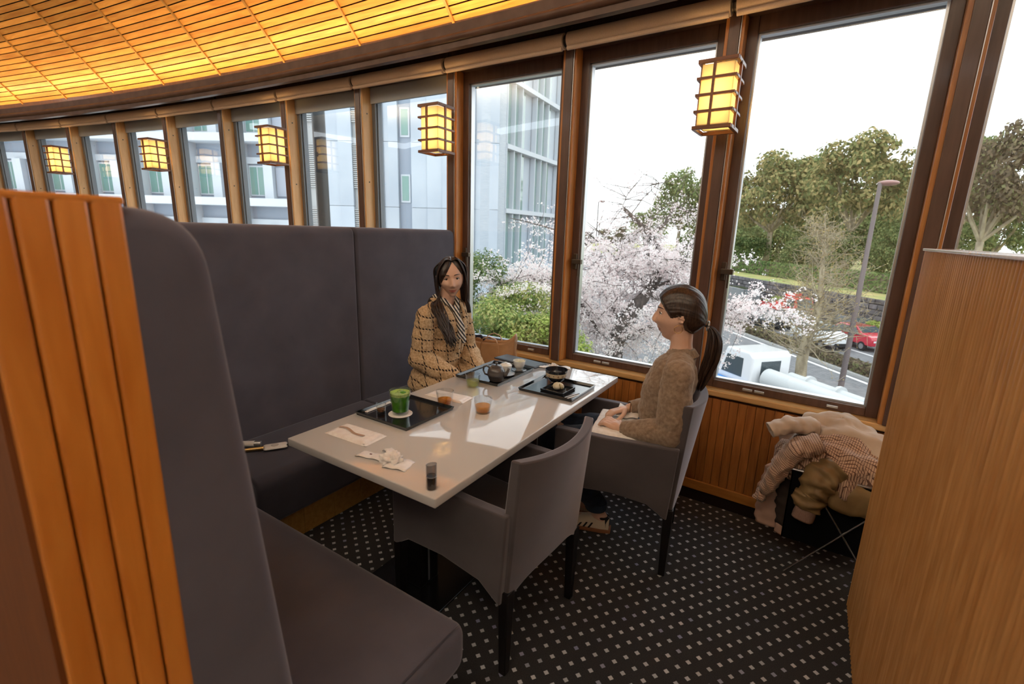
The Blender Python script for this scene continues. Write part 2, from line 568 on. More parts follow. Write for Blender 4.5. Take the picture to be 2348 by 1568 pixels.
for bi in range(-14, 8):
    th = TH_R + DR * (bi + .5)
    for j in range(35):
        if not -10 < bi < 3 or (bi > -2 and j > 12) or (bi > -5 and j > 20) or (bi < -7 and j > 24):
            # boards out of the picture, joined
            a0, a1 = th - DR / 2 + .00006, th + DR / 2 - .00006
            t0, t1 = -.03 + j * LP + .0046, -.03 + (j + 1) * LP - .0046
            lo_ = [cone(a0, t0, .006), cone(a1, t0, .006), cone(a1, t1, .006), cone(a0, t1, .006)]
            hi_ = [cone(a0, t0, -.006), cone(a1, t0, -.006), cone(a1, t1, -.006), cone(a0, t1, -.006)]
            rest.add(lo_ + hi_, [(0, 1, 2, 3), (7, 6, 5, 4), (0, 4, 5, 1), (1, 5, 6, 2), (2, 6, 7, 3), (3, 7, 4, 0)])
            continue
        p = cone(th, -.03 + (j + .5) * LP)
        e = Vector((cos(th), -sin(th), 0)); n = Vector((sin(th), cos(th), 0))
        s = (-n + Vector((0, 0, 1))).normalized()
        up = e.cross(s)
        ob = inst('lath', pieces[j], ceil)
        ob.matrix_local = Matrix(((e.x, s.x, up.x, p.x), (e.y, s.y, up.y, p.y), (e.z, s.z, up.z, p.z), (0, 0, 0, 1)))
o = rest.build('further_laths', M_lath, ceil); tag(o, kind='stuff')
for bi in range(-14, 8):
    th = TH_R + DR * bi
    m = MB(); e = Vector((cos(th), -sin(th), 0)) * .0095
    a, b_, c_, d_ = cone(th, -.05, .006), cone(th, TOPT, .006), cone(th, TOPT, .016), cone(th, -.05, .016)
    m.poly_prism([a - e, b_ - e, c_ - e, d_ - e], e * 2); m.build('rib', M_rib, ceil)

# remaining shell of the hall, behind and beside the camera
m = MB(); m.grid(lambda u, v: pol(TH0 + (TH1 - TH0) * u, 25.5, 4.1 * v), 30, 2); o = m.build('wall_back', M_plaster); tag(o, kind='structure')
for nm, th in (('wall_left', TH0), ('wall_right', TH1)):
    m = MB(); m.grid(lambda u, v: pol(th, 25.5 + (33.62 - 25.5) * u, 4.1 * v), 2, 2); o = m.build(nm, M_plaster); tag(o, kind='structure')
for nm, a_, b_ in (('wall_far_left', TH0, TH_A + DTH * K0 - .001), ('wall_far_right', TH_A + DTH * K1 + .001, TH1)):
    o = arc_sweep([(33.52, .651), (33.52, 2.6), (33.62, 2.6), (33.62, .651)], a_, b_, 6).build(nm, M_plaster); tag(o, kind='structure')
# eaves outside, over the windows
o = arc_sweep([(33.66, 2.62), (33.66, 2.80), (34.2, 2.80), (34.2, 2.70), (34.16, 2.665)], TH0, TH1, 80).build('trim_92', pbsdf('dark_eaves', (.10, .11, .13), .7)); tag(o, kind='structure')

# ================================================================== roller blinds
br_m = None
for k in range(-10, 4):
    tc = TH_A + DTH * (k - .5)
    hw = DTH * 33.40 / 2
    i = 3 - k
    bl = thing('roller_blind', 'tan roller blind rolled up, %s from the right' % ORD[i], 'blind', pol(tc, 33.40, 2.60), group='roller blinds above the windows')
    e = Vector((cos(tc), -sin(tc), 0)); c = pol(tc, 33.395, 2.595)
    m = MB(); m.tube([c - e * (hw - .014), c + e * (hw - .014)], .044, 24); m.build('roll', M_blind, bl, smooth=True, angle=50)
    c2 = pol(tc, 33.372, 2.548)
    m = MB(); m.tube([c2 - e * (hw - .018), c2 + e * (hw - .018)], .0125, 12); m.build('hem_bar', M_blind, bl, smooth=True, angle=50)
    for sg in (-1, 1):
        q = c + e * sg * (hw - .006)
        m = MB(); m.tube([q - e * .004, q + e * .004], .032, 16); m.tube([q + Vector((0, 0, 0)), q + Vector((0, 0, .09))], .006, 6); m.build('bracket', M_steel, bl)

# ================================================================== lanterns on every second post
M_shade = bpy.data.materials.new('lantern_paper'); nt, N, L = nodes_of(M_shade); N.remove(N['Principled BSDF'])
_t = add(N, 'ShaderNodeBsdfTranslucent'); _t.inputs['Color'].default_value = (.95, .86, .66, 1)
_d = add(N, 'ShaderNodeBsdfDiffuse'); _d.inputs['Color'].default_value = (.9, .82, .62, 1)
_x = add(N, 'ShaderNodeMixShader'); _x.inputs[0].default_value = .28
L.new(_t.outputs[0], _x.inputs[1]); L.new(_d.outputs[0], _x.inputs[2]); L.new(_x.outputs[0], N['Material Output'].inputs['Surface'])
M_bulb = bpy.data.materials.new('warm_bulb'); nt, N, L = nodes_of(M_bulb); N.remove(N['Principled BSDF'])
_e = add(N, 'ShaderNodeEmission'); _e.inputs['Color'].default_value = (1.0, .68, .30, 1); _e.inputs['Strength'].default_value = 40
L.new(_e.outputs[0], N['Material Output'].inputs['Surface'])
M_lwood = wood('lantern_frame_wood', (.16, .055, .02), (.26, .095, .035), 'X', .4, .2, objrand=0)
first = None
lant_labels = {1: 'largest wooden lantern glowing on the post before the sky', -1: 'glowing wooden lantern above the woman in the checked coat',
               -3: 'third glowing wooden lantern from the right', -5: 'fourth glowing wooden lantern from the right', -7: 'fifth glowing wooden lantern from the right, farthest left'}
def lantern_parts(root):
    """local frame: origin at centre, y towards the window"""
    h, a = .145, .072
    R = a + .011
    for nm, sx, sy in (('paper_panel', 1, 0), ('paper_panel', -1, 0), ('paper_panel', 0, 1), ('paper_panel', 0, -1)):
        m = MB()
        if sx: m.box(sx * a - .001, sx * a + .001, -a, a, -h + .01, h - .01)
        else: m.box(-a, a, sy * a - .001, sy * a + .001, -h + .01, h - .01)
        m.build(nm, M_shade, root, shift=False)
    m = MB(); m.box(-a, a, -a, a, -h + .014, -h + .016); m.build('bottom_panel', M_shade, root, shift=False)
    for i in range(5):
        z = -h + i * 2 * h / 4
        t = .0085 if i in (0, 4) else .006
        m = MB()
        for s in (-1, 1):
            m.box(-R - .006, R + .006, s * R - .008, s * R + .008, z - t, z + t)
            m.box(s * R - .008, s * R + .008, -R + .008, R - .008, z - t, z + t)
        m.build('frame_ring', M_lwood, root, shift=False, bevel=.001, seg=1)
    for (x, y) in ((-.012, -R - .004), (-.012, R + .004), (-R - .004, -.012), (R + .004, -.012)):
        m = MB(); m.box(x - .006, x + .006, y - .006, y + .006, -h, h); m.build('upright', M_lwood, root, shift=False)
    for z in (-.045, .045):
        m = MB(); m.ball((0, 0, z), .022, 12); m.build('bulb', M_bulb, root, smooth=True, shift=False)
    m = MB(); m.box(-.012, .012, R - .004, .15, -.02, .02); m.box(-.022, .022, .135, .15, -.05, .05); m.build('wall_bracket', M_steel, root, shift=False, bevel=.002)
for k in (1, -1, -3, -5, -7):
    th = TH_A + DTH * k
    p = pol(th, 33.288, 2.16)
    if first is None:
        first = thing('wall_lantern', lant_labels[k], 'lamp', p, -th, 'wall lanterns'); lantern_parts(first); lt = first
    else:
        lt = copy_tree(first); lt.location = p; lt.rotation_euler = (0, 0, -th); tag(lt, lant_labels[k])

# ================================================================== partitions
M_part = wood('fluted_partition_wood', (.46, .22, .075), (.60, .32, .125), 'Z', .25, .7, objrand=.07, bump=.03)
M_lpart = wood('honey_cedar_panel', (.50, .16, .022), (.62, .23, .04), 'Z', .28, .45, objrand=.06, bump=.03)
rp = thing('partition_screen', 'fluted tan wooden partition at the right edge, in front of the coats', 'partition', (.33, 1.2, 0))
m = MB(); m.rbox(.324, .372, .25, 2.245, 0, 1.482, .003, 1); m.build('core', wood('dark_groove_wood', (.10, .04, .012), (.15, .065, .02), 'Z', .5, .1, objrand=0), rp)
SP = .0225
m = MB()
sec = [(.0, -.0085)] + [(-.0105 * sin(pi * i / 8) ** .8, -.0085 + .017 * i / 8) for i in range(9)] + [(0, .0085)]
m.poly_prism([(x, y, .002) for x, y in sec], (0, 0, 1.474))
slat_me = m.mesh('slat', M_part)
for i in range(88):
    inst('slat', slat_me, rp, (.324 - .33, 2.23 - i * SP - 1.2, 0))
m = MB(); m.rbox(.309, .375, .25, 2.247, 1.476, 1.486, .003, 2); m.build('top_edge', M_part, rp)

lp = thing('partition_wall', 'honey-coloured boarded partition close on the left edge', 'partition', (-1.8, .18, 0))
m = MB(); m.box(-3.4, -.716, .120, .208, 0, 1.517); m.build('core', M_lpart, lp)
BWD = .0322
for i in range(4):
    y0 = .118 + i * BWD
    m = MB(); m.box(-.716, -.70, y0 + .001, y0 + BWD - .001, 0, 1.522); m.build('plank', M_lpart, lp, bevel=.004, seg=2)
m = MB(); m.box(-3.4, -.70, .116, .248, 1.517, 1.526); m.build('top_cap', M_lpart, lp, bevel=.003)
m = MB(); m.box(-3.4, -.72, .114, .121, 0, 1.517); m.build('back_panel', wood('shaded_cedar_panel', (.13, .04, .008), (.17, .055, .012), 'Z', .6, 0, objrand=0), lp)  # back face gets less light; that shade is put into its darker colour
# ================================================================== upholstery
def velvet(name, ca, cb, sheen=.4):
    m = pbsdf(name, ca, .85, spec=.2, sheen=sheen, sheen_tint=(.75, .72, .8))
    m.node_tree.nodes['Principled BSDF'].inputs['Sheen Roughness'].default_value = .45
    return vary(m, ca, cb, (1, 1, 1), 5, 5, 0, .06, 380, lo=.3, hi=.7)
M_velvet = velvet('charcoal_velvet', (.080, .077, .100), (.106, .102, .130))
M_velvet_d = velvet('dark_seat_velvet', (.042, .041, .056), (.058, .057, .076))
M_seam = pbsdf('dark_seam', (.012, .011, .013), .9)
M_plinth = vary(pbsdf('scuffed_plinth_board', (.42, .22, .055), .5), (.38, .19, .045), (.48, .26, .07), (3, 3, 3), 14, 5)
M_black = pbsdf('black_lacquered_wood', (.008, .007, .008), .35)

def cushion(x0, x1, prof, axis, name, mat, parent, r=.025):
    """rounded profile (a,z) extruded along an axis; the ends are rounded by insetting along the profile normals"""
    m = MB(); k = len(prof)
    area = sum(prof[i - 1][0] * prof[i][1] - prof[i][0] * prof[i - 1][1] for i in range(k))
    sg = 1 if area > 0 else -1
    nrm = []
    for i in range(k):
        p, q = prof[i - 1], prof[(i + 1) % k]
        ta, tz = q[0] - p[0], q[1] - p[1]; l = sqrt(ta * ta + tz * tz) or 1
        nrm.append((sg * tz / l, -sg * ta / l))
    st = [(x0 + r * (1 - sin(i / 6 * pi / 2)), r * (1 - cos(pi / 2 - pi / 2 * (1 - i / 6)))) for i in range(7)]
    st = [(x0 + r * (1 - cos(t)), r * (1 - sin(t))) for t in [pi / 2 * i / 6 for i in range(7)]]
    st += [(x0 + r + (x1 - x0 - 2 * r) * i / 8, 0) for i in range(1, 8)]
    st += [(x1 - r * (1 - cos(t)), r * (1 - sin(t))) for t in [pi / 2 * (1 - i / 6) for i in range(7)]]
    for (x, ins) in st:
        for (a, z), (na, nz) in zip(prof, nrm):
            m.v.append((x, a - na * ins, z - nz * ins) if axis == 'x' else (a - na * ins, x, z - nz * ins))
    ns = len(st)
    for j in range(ns - 1):
        for i in range(k):
            q = (i + 1) % k
            m._face((j * k + i, j * k + q, (j + 1) * k + q, (j + 1) * k + i))
    m._face(tuple(range(k))[::-1]); m._face(tuple(range((ns - 1) * k, ns * k)))
    o = m.build(name, mat, parent, smooth=True)
    bm_ = bmesh.new(); bm_.from_mesh(o.data); bmesh.ops.recalc_face_normals(bm_, faces=bm_.faces[:]); bm_.to_mesh(o.data); bm_.free()
    o.modifiers.new('weighted', 'WEIGHTED_NORMAL')
    return o

def smooth_prof(pts, seg=5):
    """corner-rounded closed polygon; pts (a,z,r)"""
    out = []; n = len(pts)
    for i in range(n):
        p = Vector(pts[i][:2]); r = pts[i][2]
        a = (Vector(pts[i - 1][:2]) - p).normalized(); b = (Vector(pts[(i + 1) % n][:2]) - p).normalized()
        if r <= 0: out.append(tuple(p)); continue
        for j in range(seg + 1):
            t = j / seg
            q = (p + a * r) * (1 - t) ** 2 + p * 2 * t * (1 - t) + (p + b * r) * t ** 2
            out.append(tuple(q))
    # densify long edges
    res = []
    for i in range(len(out)):
        a = Vector(out[i]); b = Vector(out[(i + 1) % len(out)])
        k = max(1, int((b - a).length / .12))
        for j in range(k): res.append(tuple(a.lerp(b, j / k)))
    return res

# ---- long bench along the table (back towards -x)
lb = thing('long_bench', 'long charcoal velvet bench with tall back behind the woman in the coat', 'bench', (-2.1, 1.7, 0))
backp = smooth_prof([(-2.30, .20, .03), (-2.305, 1.497, .05), (-2.46, 1.497, .05), (-2.46, .20, .03)])
for (y0, y1) in ((.30, .975), (.98, 1.915), (1.92, 2.83)):
    cushion(y0, y1, backp, 'y', 'back_cushion', M_velvet, lb, r=.02)
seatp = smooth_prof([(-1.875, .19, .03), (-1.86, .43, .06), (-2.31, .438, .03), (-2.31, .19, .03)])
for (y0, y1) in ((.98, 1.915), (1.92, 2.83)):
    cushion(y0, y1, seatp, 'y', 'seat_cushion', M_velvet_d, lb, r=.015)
pl = MB(); pl.box(-2.4, -1.975, .3, 2.85, 0, .185); pl.build('plinth', M_void, lb)
for i in range(-2, 10):
    y0 = 1.068 + .1755 * i
    m = MB(); m.box(-1.976, -1.96, max(y0 + .001, .9), min(y0 + .1745, 2.85), .004, .185)
    m.build('plinth_board', M_plinth, lb, bevel=.0015, seg=1)

# ---- near bench across the foot of the table (back towards the camera)
nb = thing('near_bench', 'near charcoal velvet bench seat at the bottom left with tall rounded back', 'bench', (-1.4, .55, 0))
nbp = smooth_prof([(.212, .28, .035), (.212, 1.516, .035), (.336, 1.516, .085), (.44, .28, .035)], 10)
cushion(-2.29, -.7015, nbp, 'x', 'back_cushion', M_velvet, nb, r=.028)
nsp = smooth_prof([(.40, .275, .045), (.905, .275, .06), (.905, .428, .05), (.40, .432, .045)])
cushion(-1.86, -.685, nsp, 'x', 'seat_cushion', M_velvet, nb, r=.035)
pip = MB()
pip.tube([(-.700, y, .4205 + .004 * sin((y - .42) * 6)) for y in [.44 + .44 * i / 12 for i in range(13)]], .0035, 6)
pip.build('piping', M_velvet_d, nb, smooth=True)
m = MB(); m.box(-1.95, -.74, .27, .86, 0, .278); m.build('plinth', M_void, nb)

# ---- table
M_table = pbsdf('white_lacquer_tabletop', (.57, .555, .55), .05, spec=.5, coat=.6, coat_rough=.03)
TX0, TX1, TY0, TY1, TZ = -1.6235, -.8755, .985, 2.565, .70
tb = thing('dining_table', 'long glossy white dining table set with trays and glasses', 'table', (-1.25, 1.77, 0))
m = MB(); m.rbox(TX0, TX1, TY0, TY1, TZ - .033, TZ, .004, 3); m.build('tabletop', M_table, tb, smooth=True, angle=30)
for yc in (1.33, 2.25):
    m = MB(); m.rbox(-1.46, -1.07, yc - .17, yc + .17, .004, .014, .002, 1); m.build('base_plate', pbsdf('black_steel_plate', (.02, .022, .026), .22, metal=.6), tb)
    m = MB(); m.rbox(-1.325, -1.215, yc - .055, yc + .055, .012, TZ - .033, .006, 2); m.build('column', M_black, tb)
    m = MB(); m.box(-1.214, -1.211, yc - .012, yc - .004, .03, TZ - .05); m.build('chrome_strip', M_alu, tb)

# ---- tub chairs (local frame: faces -x, origin on the floor under the back)
M_chair = velvet('chair_velvet', (.060, .051, .056), (.084, .072, .078), .8)
def chair_parts(root):
    # curved back: bulges backwards (+x), leans back towards the top
    def back(u, v, off):
        y = (u - .5) * .472
        lean = .036 + .04 * v
        x = lean + .055 * (1 - (2 * u - 1) ** 2) * (.55 + .45 * v) - .055
        topz = .818 - .012 * (1 - (2 * u - 1) ** 2)
        botz = .335 - .05 * abs(2 * u - 1) ** 4 + .03 * (1 - abs(2 * u - 1) ** 2)
        z = botz + (topz - botz) * v
        return Vector((x + off, y * (1 + .02 * v), z))
    m = MB(); nu, nv = 25, 15
    th = .046
    ring = []
    for (off, vs) in ((th / 2, range(nv)),):
        pass
    pts_o = [[back(i / (nu - 1), j / (nv - 1), th / 2) for i in range(nu)] for j in range(nv)]
    pts_i = [[back(i / (nu - 1), j / (nv - 1), -th / 2 * (1 - .35 * (j / (nv - 1)) ** 3)) for i in range(nu)] for j in range(nv)]
    o0 = 0
    m.add([p for r in pts_o for p in r] + [p for r in pts_i for p in r], [])
    A = lambda j, i: j * nu + i
    B = lambda j, i: nu * nv + j * nu + i
    for j in range(nv - 1):
        for i in range(nu - 1):
            m._face((A(j, i), A(j, i + 1), A(j + 1, i + 1), A(j + 1, i)))
            m._face((B(j, i), B(j + 1, i), B(j + 1, i + 1), B(j, i + 1)))
    for i in range(nu - 1):
        m._face((A(nv - 1, i), A(nv - 1, i + 1), B(nv - 1, i + 1), B(nv - 1, i)))
        m._face((A(0, i), B(0, i), B(0, i + 1), A(0, i + 1)))
    for j in range(nv - 1):
        m._face((A(j, 0), A(j + 1, 0), B(j + 1, 0), B(j, 0)))
        m._face((A(j, nu - 1), B(j, nu - 1), B(j + 1, nu - 1), A(j + 1, nu - 1)))
    o = m.build('backrest', M_chair, root, smooth=True, angle=50, bevel=.006, seg=2, shift=False)
    # arms: side panels with an arched lower edge
    for s in (-1, 1):
        y = s * .238
        top = [(.012, .628), (-.10, .622), (-.30, .618), (-.50, .624), (-.535, .622)]
        bot = [(-.535, .30), (-.515, .30), (-.45, .345), (-.27, .36), (-.10, .345), (-.03, .30), (-.01, .29)]
        m = MB(); m.poly_prism([(x, y - .022, z) for x, z in top + bot], (0, .044, 0))
        m.build('armrest', M_chair, root, bevel=.007, seg=3, shift=False)
    m = MB(); m.rbox(-.53, -.02, -.214, .214, .33, .435, .03, 4); m.build('seat', M_chair, root, smooth=True, angle=60, shift=False)
    for (x, y, dx) in ((-.515, -.238, -.01), (-.515, .238, -.01), (-.006, -.225, .0), (-.006, .225, .0)):
        m = MB(); w0, w1 = .021, .014
        v = [(x - w0, y - w0, .335), (x + w0, y - w0, .335), (x + w0, y + w0, .335), (x - w0, y + w0, .335),
             (x + dx - w1, y - w1, 0), (x + dx + w1, y - w1, 0), (x + dx + w1, y + w1, 0), (x + dx - w1, y + w1, 0)]
        m.add(v, [(0, 1, 2, 3), (7, 6, 5, 4), (0, 4, 5, 1), (1, 5, 6, 2), (2, 6, 7, 3), (3, 7, 4, 0)])
        m.build('leg', M_black, root, shift=False, bevel=.003)
ch1 = thing('tub_chair', 'empty grey velvet tub chair in front, nearest the camera', 'chair', (-.695, 1.38, 0), radians(-4), 'tub chairs at the table')
chair_parts(ch1)
ch2 = copy_tree(ch1); ch2.location = (-.425, 2.195, 0); ch2.rotation_euler = (0, 0, radians(9)); tag(ch2, 'grey velvet tub chair with the woman in the sweater seated on it')
# ================================================================== things on the table
def clearmat(name, tint=(.97, .98, .98), refl=.06):
    m = bpy.data.materials.new(name); nt, N, L = nodes_of(m); N.remove(N['Principled BSDF'])
    tr = add(N, 'ShaderNodeBsdfTransparent'); tr.inputs['Color'].default_value = (*tint, 1)
    gl = add(N, 'ShaderNodeBsdfGlossy'); gl.inputs['Roughness'].default_value = .03
    lw = add(N, 'ShaderNodeLayerWeight'); lw.inputs['Blend'].default_value = .5
    pw = add(N, 'ShaderNodeMath', operation='POWER'); pw.inputs[1].default_value = 3.0; L.new(lw.outputs['Facing'], pw.inputs[0])
    sc = add(N, 'ShaderNodeMath', operation='MULTIPLY_ADD'); sc.inputs[1].default_value = .75; sc.inputs[2].default_value = refl; sc.use_clamp = True; L.new(pw.outputs[0], sc.inputs[0])
    mx = add(N, 'ShaderNodeMixShader'); L.new(sc.outputs[0], mx.inputs[0]); L.new(tr.outputs[0], mx.inputs[1]); L.new(gl.outputs[0], mx.inputs[2])
    L.new(mx.outputs[0], N['Material Output'].inputs['Surface'])
    return m
M_gl = clearmat('drinking_glass')
M_smoke = clearmat('smoky_acrylic', (.78, .77, .77), .08)
def liquid(name, tint, body, k=.45):
    m = bpy.data.materials.new(name); nt, N, L = nodes_of(m); b = N['Principled BSDF']
    b.inputs['Base Color'].default_value = (*body, 1); b.inputs['Roughness'].default_value = .1
    tr = add(N, 'ShaderNodeBsdfTransparent'); tr.inputs['Color'].default_value = (*tint, 1)
    mx = add(N, 'ShaderNodeMixShader'); mx.inputs[0].default_value = k
    L.new(tr.outputs[0], mx.inputs[1]); L.new(b.outputs[0], mx.inputs[2]); L.new(mx.outputs[0], N['Material Output'].inputs['Surface'])
    return m
M_amber = liquid('amber_tea', (.90, .55, .14), (.80, .36, .02), .22)
M_gtea = liquid('pale_green_tea', (.88, .90, .45), (.62, .66, .20), .22)
M_matcha = vary(pbsdf('green_matcha', (.06, .26, .01), .3), (.04, .20, .008), (.09, .33, .015), (1, 1, 1), 40)
M_froth = vary(pbsdf('matcha_froth', (.33, .50, .10), .6), (.28, .46, .07), (.40, .56, .14), (1, 1, 1), 160)
M_tray = pbsdf('black_lacquer_tray', (.010, .011, .014), .13, spec=.6, coat=.5, coat_rough=.06)
M_trayedge = pbsdf('tray_rim_brown', (.03, .02, .022), .3)
M_tissue = vary(pbsdf('white_tissue', (.82, .78, .76), .8, spec=.2), (.78, .73, .71), (.86, .83, .81), (1, 1, 1), 60, bump=.15)
M_wrap = vary(pbsdf('thin_paper_wrap', (.84, .80, .79), .35), (.80, .75, .74), (.88, .85, .84), (1, 1, 1), 50, bump=.1)
M_white = pbsdf('white_porcelain', (.80, .79, .76), .2, coat=.4)
M_pot = vary(pbsdf('dark_iron_glaze', (.05, .045, .045), .28, coat=.4), (.035, .03, .032), (.11, .10, .10), (1, 1, 8), 6)
TT = TZ

def tray(name, label, x0, x1, y0, y1, rz=0, h=.016, group='lacquer trays'):
    cx, cy = (x0 + x1) / 2, (y0 + y1) / 2; a, b = (x1 - x0) / 2, (y1 - y0) / 2
    t = thing(name, label, 'tray', (cx, cy, TT), rz, group)
    m = MB(); m.rbox(-a + .004, a - .004, -b + .004, b - .004, 0, .005, .0015, 1); m.build('base', M_tray, t, shift=False)
    for nm, p in (('rim', [(-a, -b), (a, -b)]), ('rim', [(a, -b), (a, b)]), ('rim', [(a, b), (-a, b)]), ('rim', [(-a, b), (-a, -b)])):
        d = Vector((p[1][0] - p[0][0], p[1][1] - p[0][1], 0)).normalized(); n = Vector((-d.y, d.x, 0))
        p0 = Vector((p[0][0], p[0][1], 0)); p1 = Vector((p[1][0], p[1][1], 0))
        m = MB(); i0, i1 = p0 + (d + n) * .010, p1 + (-d + n) * .010
        Zt = Vector((0, 0, h))
        v = [p0 + Zt, p1 + Zt, p1 + (-d + n) * .004 + Zt, p0 + (d + n) * .004 + Zt, p0 + (d + n) * .006, p1 + (-d + n) * .006, i1 + Vector((0, 0, .004)), i0 + Vector((0, 0, .004))]
        m.add(v, [(0, 1, 2, 3), (0, 4, 5, 1), (4, 7, 6, 5), (3, 2, 6, 7), (0, 3, 7, 4), (1, 5, 6, 2)])
        m.build(nm, M_tray, t, shift=False)
    return t
tray('serving_tray', 'black lacquer tray carrying the green matcha glass', -1.606, -1.300, 1.293, 1.598)
tray('serving_tray', 'black lacquer tray carrying the teapot', -1.612, -1.325, 1.988, 2.368, 0)
tray('serving_tray', 'black lacquer tray carrying the patterned bowl and sweet', -1.213, -.905, 2.008, 2.30, 0)
bd_ = thing('menu_board', 'flat dark board lying at the window end of the table', 'board', (-1.495, 2.495, TT), radians(-8))
m = MB(); m.rbox(-.165, .165, -.068, .058, 0, .008, .002, 1); m.build('board', pbsdf('dark_slate_board', (.035, .042, .055), .35), bd_, shift=False)
m = MB(); m.rbox(-.155, .155, -.058, .048, .008, .0095, .0005, 1); m.build('cover_sheet', pbsdf('slate_sheet', (.05, .06, .075), .3), bd_, shift=False)

def tumbler(label, x, y, r0, r1, h, liq, lh, name='tea_glass', z=TT, group='glasses'):
    t = thing(name, label, 'glass', (x, y, z), 0, group)
    m = MB(); th = .0018
    m.lathe([(0.001, 0), (r0, 0), (r0 + .0015, .003), (r1, h), (r1 - th, h), (r0 - th, .008), (.001, .008)], n=32, cap0=False, cap1=False); m.build('glass_wall', M_gl, t, smooth=True, angle=50, shift=False)
    rr = r0 - th - .0006; rt = rr + (r1 - r0) * (lh / h)
    m = MB(); m.lathe([(.0, .0085), (rr, .0085), (rt, lh), (0, lh)], n=32, cap0=False, cap1=False); m.build('drink', liq, t, smooth=True, angle=50, shift=False)
    return t
tumbler('glass of pale green tea beside the teapot tray', -1.435, 1.916, .031, .040, .070, M_gtea, .036)
tumbler('glass of amber tea standing alone near the table centre', -1.179, 1.652, .032, .042, .068, M_amber, .034)
tumbler('glass of amber tea in front of the flat folded napkin', -1.379, 1.625, .032, .042, .068, M_amber, .028)
tumbler('small glass of dark syrup on the matcha tray', -1.527, 1.37, .0195, .022, .045, liquid('syrup', (.5, .25, .06), (.30, .12, .03), .5), .018, 'syrup_glass', TT + .005)
mg = thing('matcha_glass', 'tall glass of iced green matcha on a paper coaster', 'glass', (-1.452, 1.412, TT + .0065), 0, 'glasses')
m = MB(); m.lathe([(.001, 0), (.034, 0), (.036, .012), (.047, .108), (.0452, .108), (.0345, .014), (.001, .014)], n=36, cap0=False, cap1=False); m.build('glass_wall', M_gl, mg, smooth=True, angle=50, shift=False)
m = MB(); m.lathe([(0, .0145), (.0335, .0145), (.0415, .085), (0, .085)], n=36, cap0=False, cap1=False); m.build('matcha', M_matcha, mg, smooth=True, angle=50, shift=False)
m = MB(); m.lathe([(.0415, .0853), (.0433, .098), (.030, .0985), (.026, .0965), (0, .0965)], n=36, cap0=True, cap1=False); m.build('froth', M_froth, mg, smooth=True, angle=50, shift=False)
for i, (x, y, a) in enumerate(((.012, .006, .4), (-.010, .010, 1.2), (.002, -.014, 2.1))):
    m = MB(); m.rbox(x - .011, x + .011, y - .010, y + .010, .088, .1015, .004, 2); m.build('ice_cube', M_gl if i else M_matcha, mg, smooth=True, shift=False)
ca = thing('paper_coaster', 'round white paper coaster under the matcha glass', 'coaster', (-1.452, 1.412, TT + .005))
m = MB(); m.lathe([(.0, 0), (.052, 0), (.0525, .0008), (.052, .0014), (0, .0014)], n=40, cap0=False, cap1=False); m.build('disc', M_tissue, ca, shift=False)
m = MB(); m.lathe([(.044, .0014), (.044, .0018), (.0455, .0018), (.0455, .0014)], n=40, cap0=False, cap1=False); m.build('printed_ring', M_wrap, ca, shift=False)
st = thing('straw_wrapper', 'straw in a white paper sleeve along the edge of the matcha tray', 'straw', (-1.583, 1.42, TT + .006), radians(92))
m = MB(); m.box(-.09, .085, -.007, .007, 0, .003); m.build('paper_sleeve', M_wrap, st, bevel=.001, shift=False)
m = MB(); m.tube([(-.085, 0, .005), (.10, 0, .005)], .0035, 8); m.build('straw', M_white, st, shift=False)

# teapot
tp = thing('teapot', 'dark glazed teapot with side spout on the tray', 'teapot', (-1.385, 2.06, TT + .006), radians(12))
prof = [(.0, 0), (.034, 0), (.038, .006), (.047, .030), (.0485, .048), (.044, .066), (.034, .077), (.026, .080), (.0, .080)]
m = MB(); m.lathe(prof, n=36, cap0=False, cap1=False); m.build('body', M_pot, tp, smooth=True, angle=60, shift=False)
lidm = MB(); lidm.lathe([(.029, .079), (.030, .082), (.024, .087), (.010, .090), (.0, .090)], n=28, cap0=True, cap1=False); lid = lidm.build('lid', M_pot, tp, smooth=True, angle=60, shift=False)
m = MB(); m.lathe([(.004, .089), (.004, .094), (.0085, .098), (.007, .103), (.0, .104)], n=16, cap0=True, cap1=False); m.build('knob', M_pot, lid, smooth=True, shift=False)
m = MB(); m.tube([(.040, .0, .034), (.056, 0, .042), (.066, 0, .060), (.073, 0, .079)], [.013, .010, .0075, .0062], 14); m.build('spout', M_pot, tp, smooth=True, shift=False)
m = MB(); m.tube([(-.038, 0, .068), (-.056, 0, .078), (-.074, 0, .070), (-.077, 0, .050), (-.066, 0, .030), (-.046, 0, .026)], [.0055, .005, .0048, .0048, .005, .006], 10); m.build('handle', M_pot, tp, smooth=True, shift=False)
def cup(label, x, y, r, h, z, name='tea_cup', lid=False):
    c = thing(name, label, 'cup', (x, y, z))
    m = MB(); m.lathe([(0, 0), (.017, 0), (.018, .006), (.024, .010), (r * .86, h * .55), (r, h), (r - .0022, h), (r * .8, h * .5), (.018, .014), (0, .014)], n=32, cap0=False, cap1=False)
    m.build('bowl', M_white, c, smooth=True, angle=60, shift=False)
    m = MB(); m.lathe([(0, h * .70), (r * .90, h * .72)], n=28, cap0=False, cap1=False); m.build('tea', M_gtea, c, shift=False)
    if lid:
        m = MB(); m.lathe([(r - .003, h - .001), (r * .7, h + .008), (.008, h + .012), (.008, h + .016), (0, h + .017)], n=28, cap0=True, cap1=False); m.build('lid', M_white, c, smooth=True, angle=50, shift=False)
    return c
cup('white porcelain teacup at the window end of the teapot tray', -1.395, 2.315, .038, .056, TT + .0075)
cup('lidded white teacup just behind the teapot', -1.405, 2.185, .036, .050, TT + .0135, lid=True)
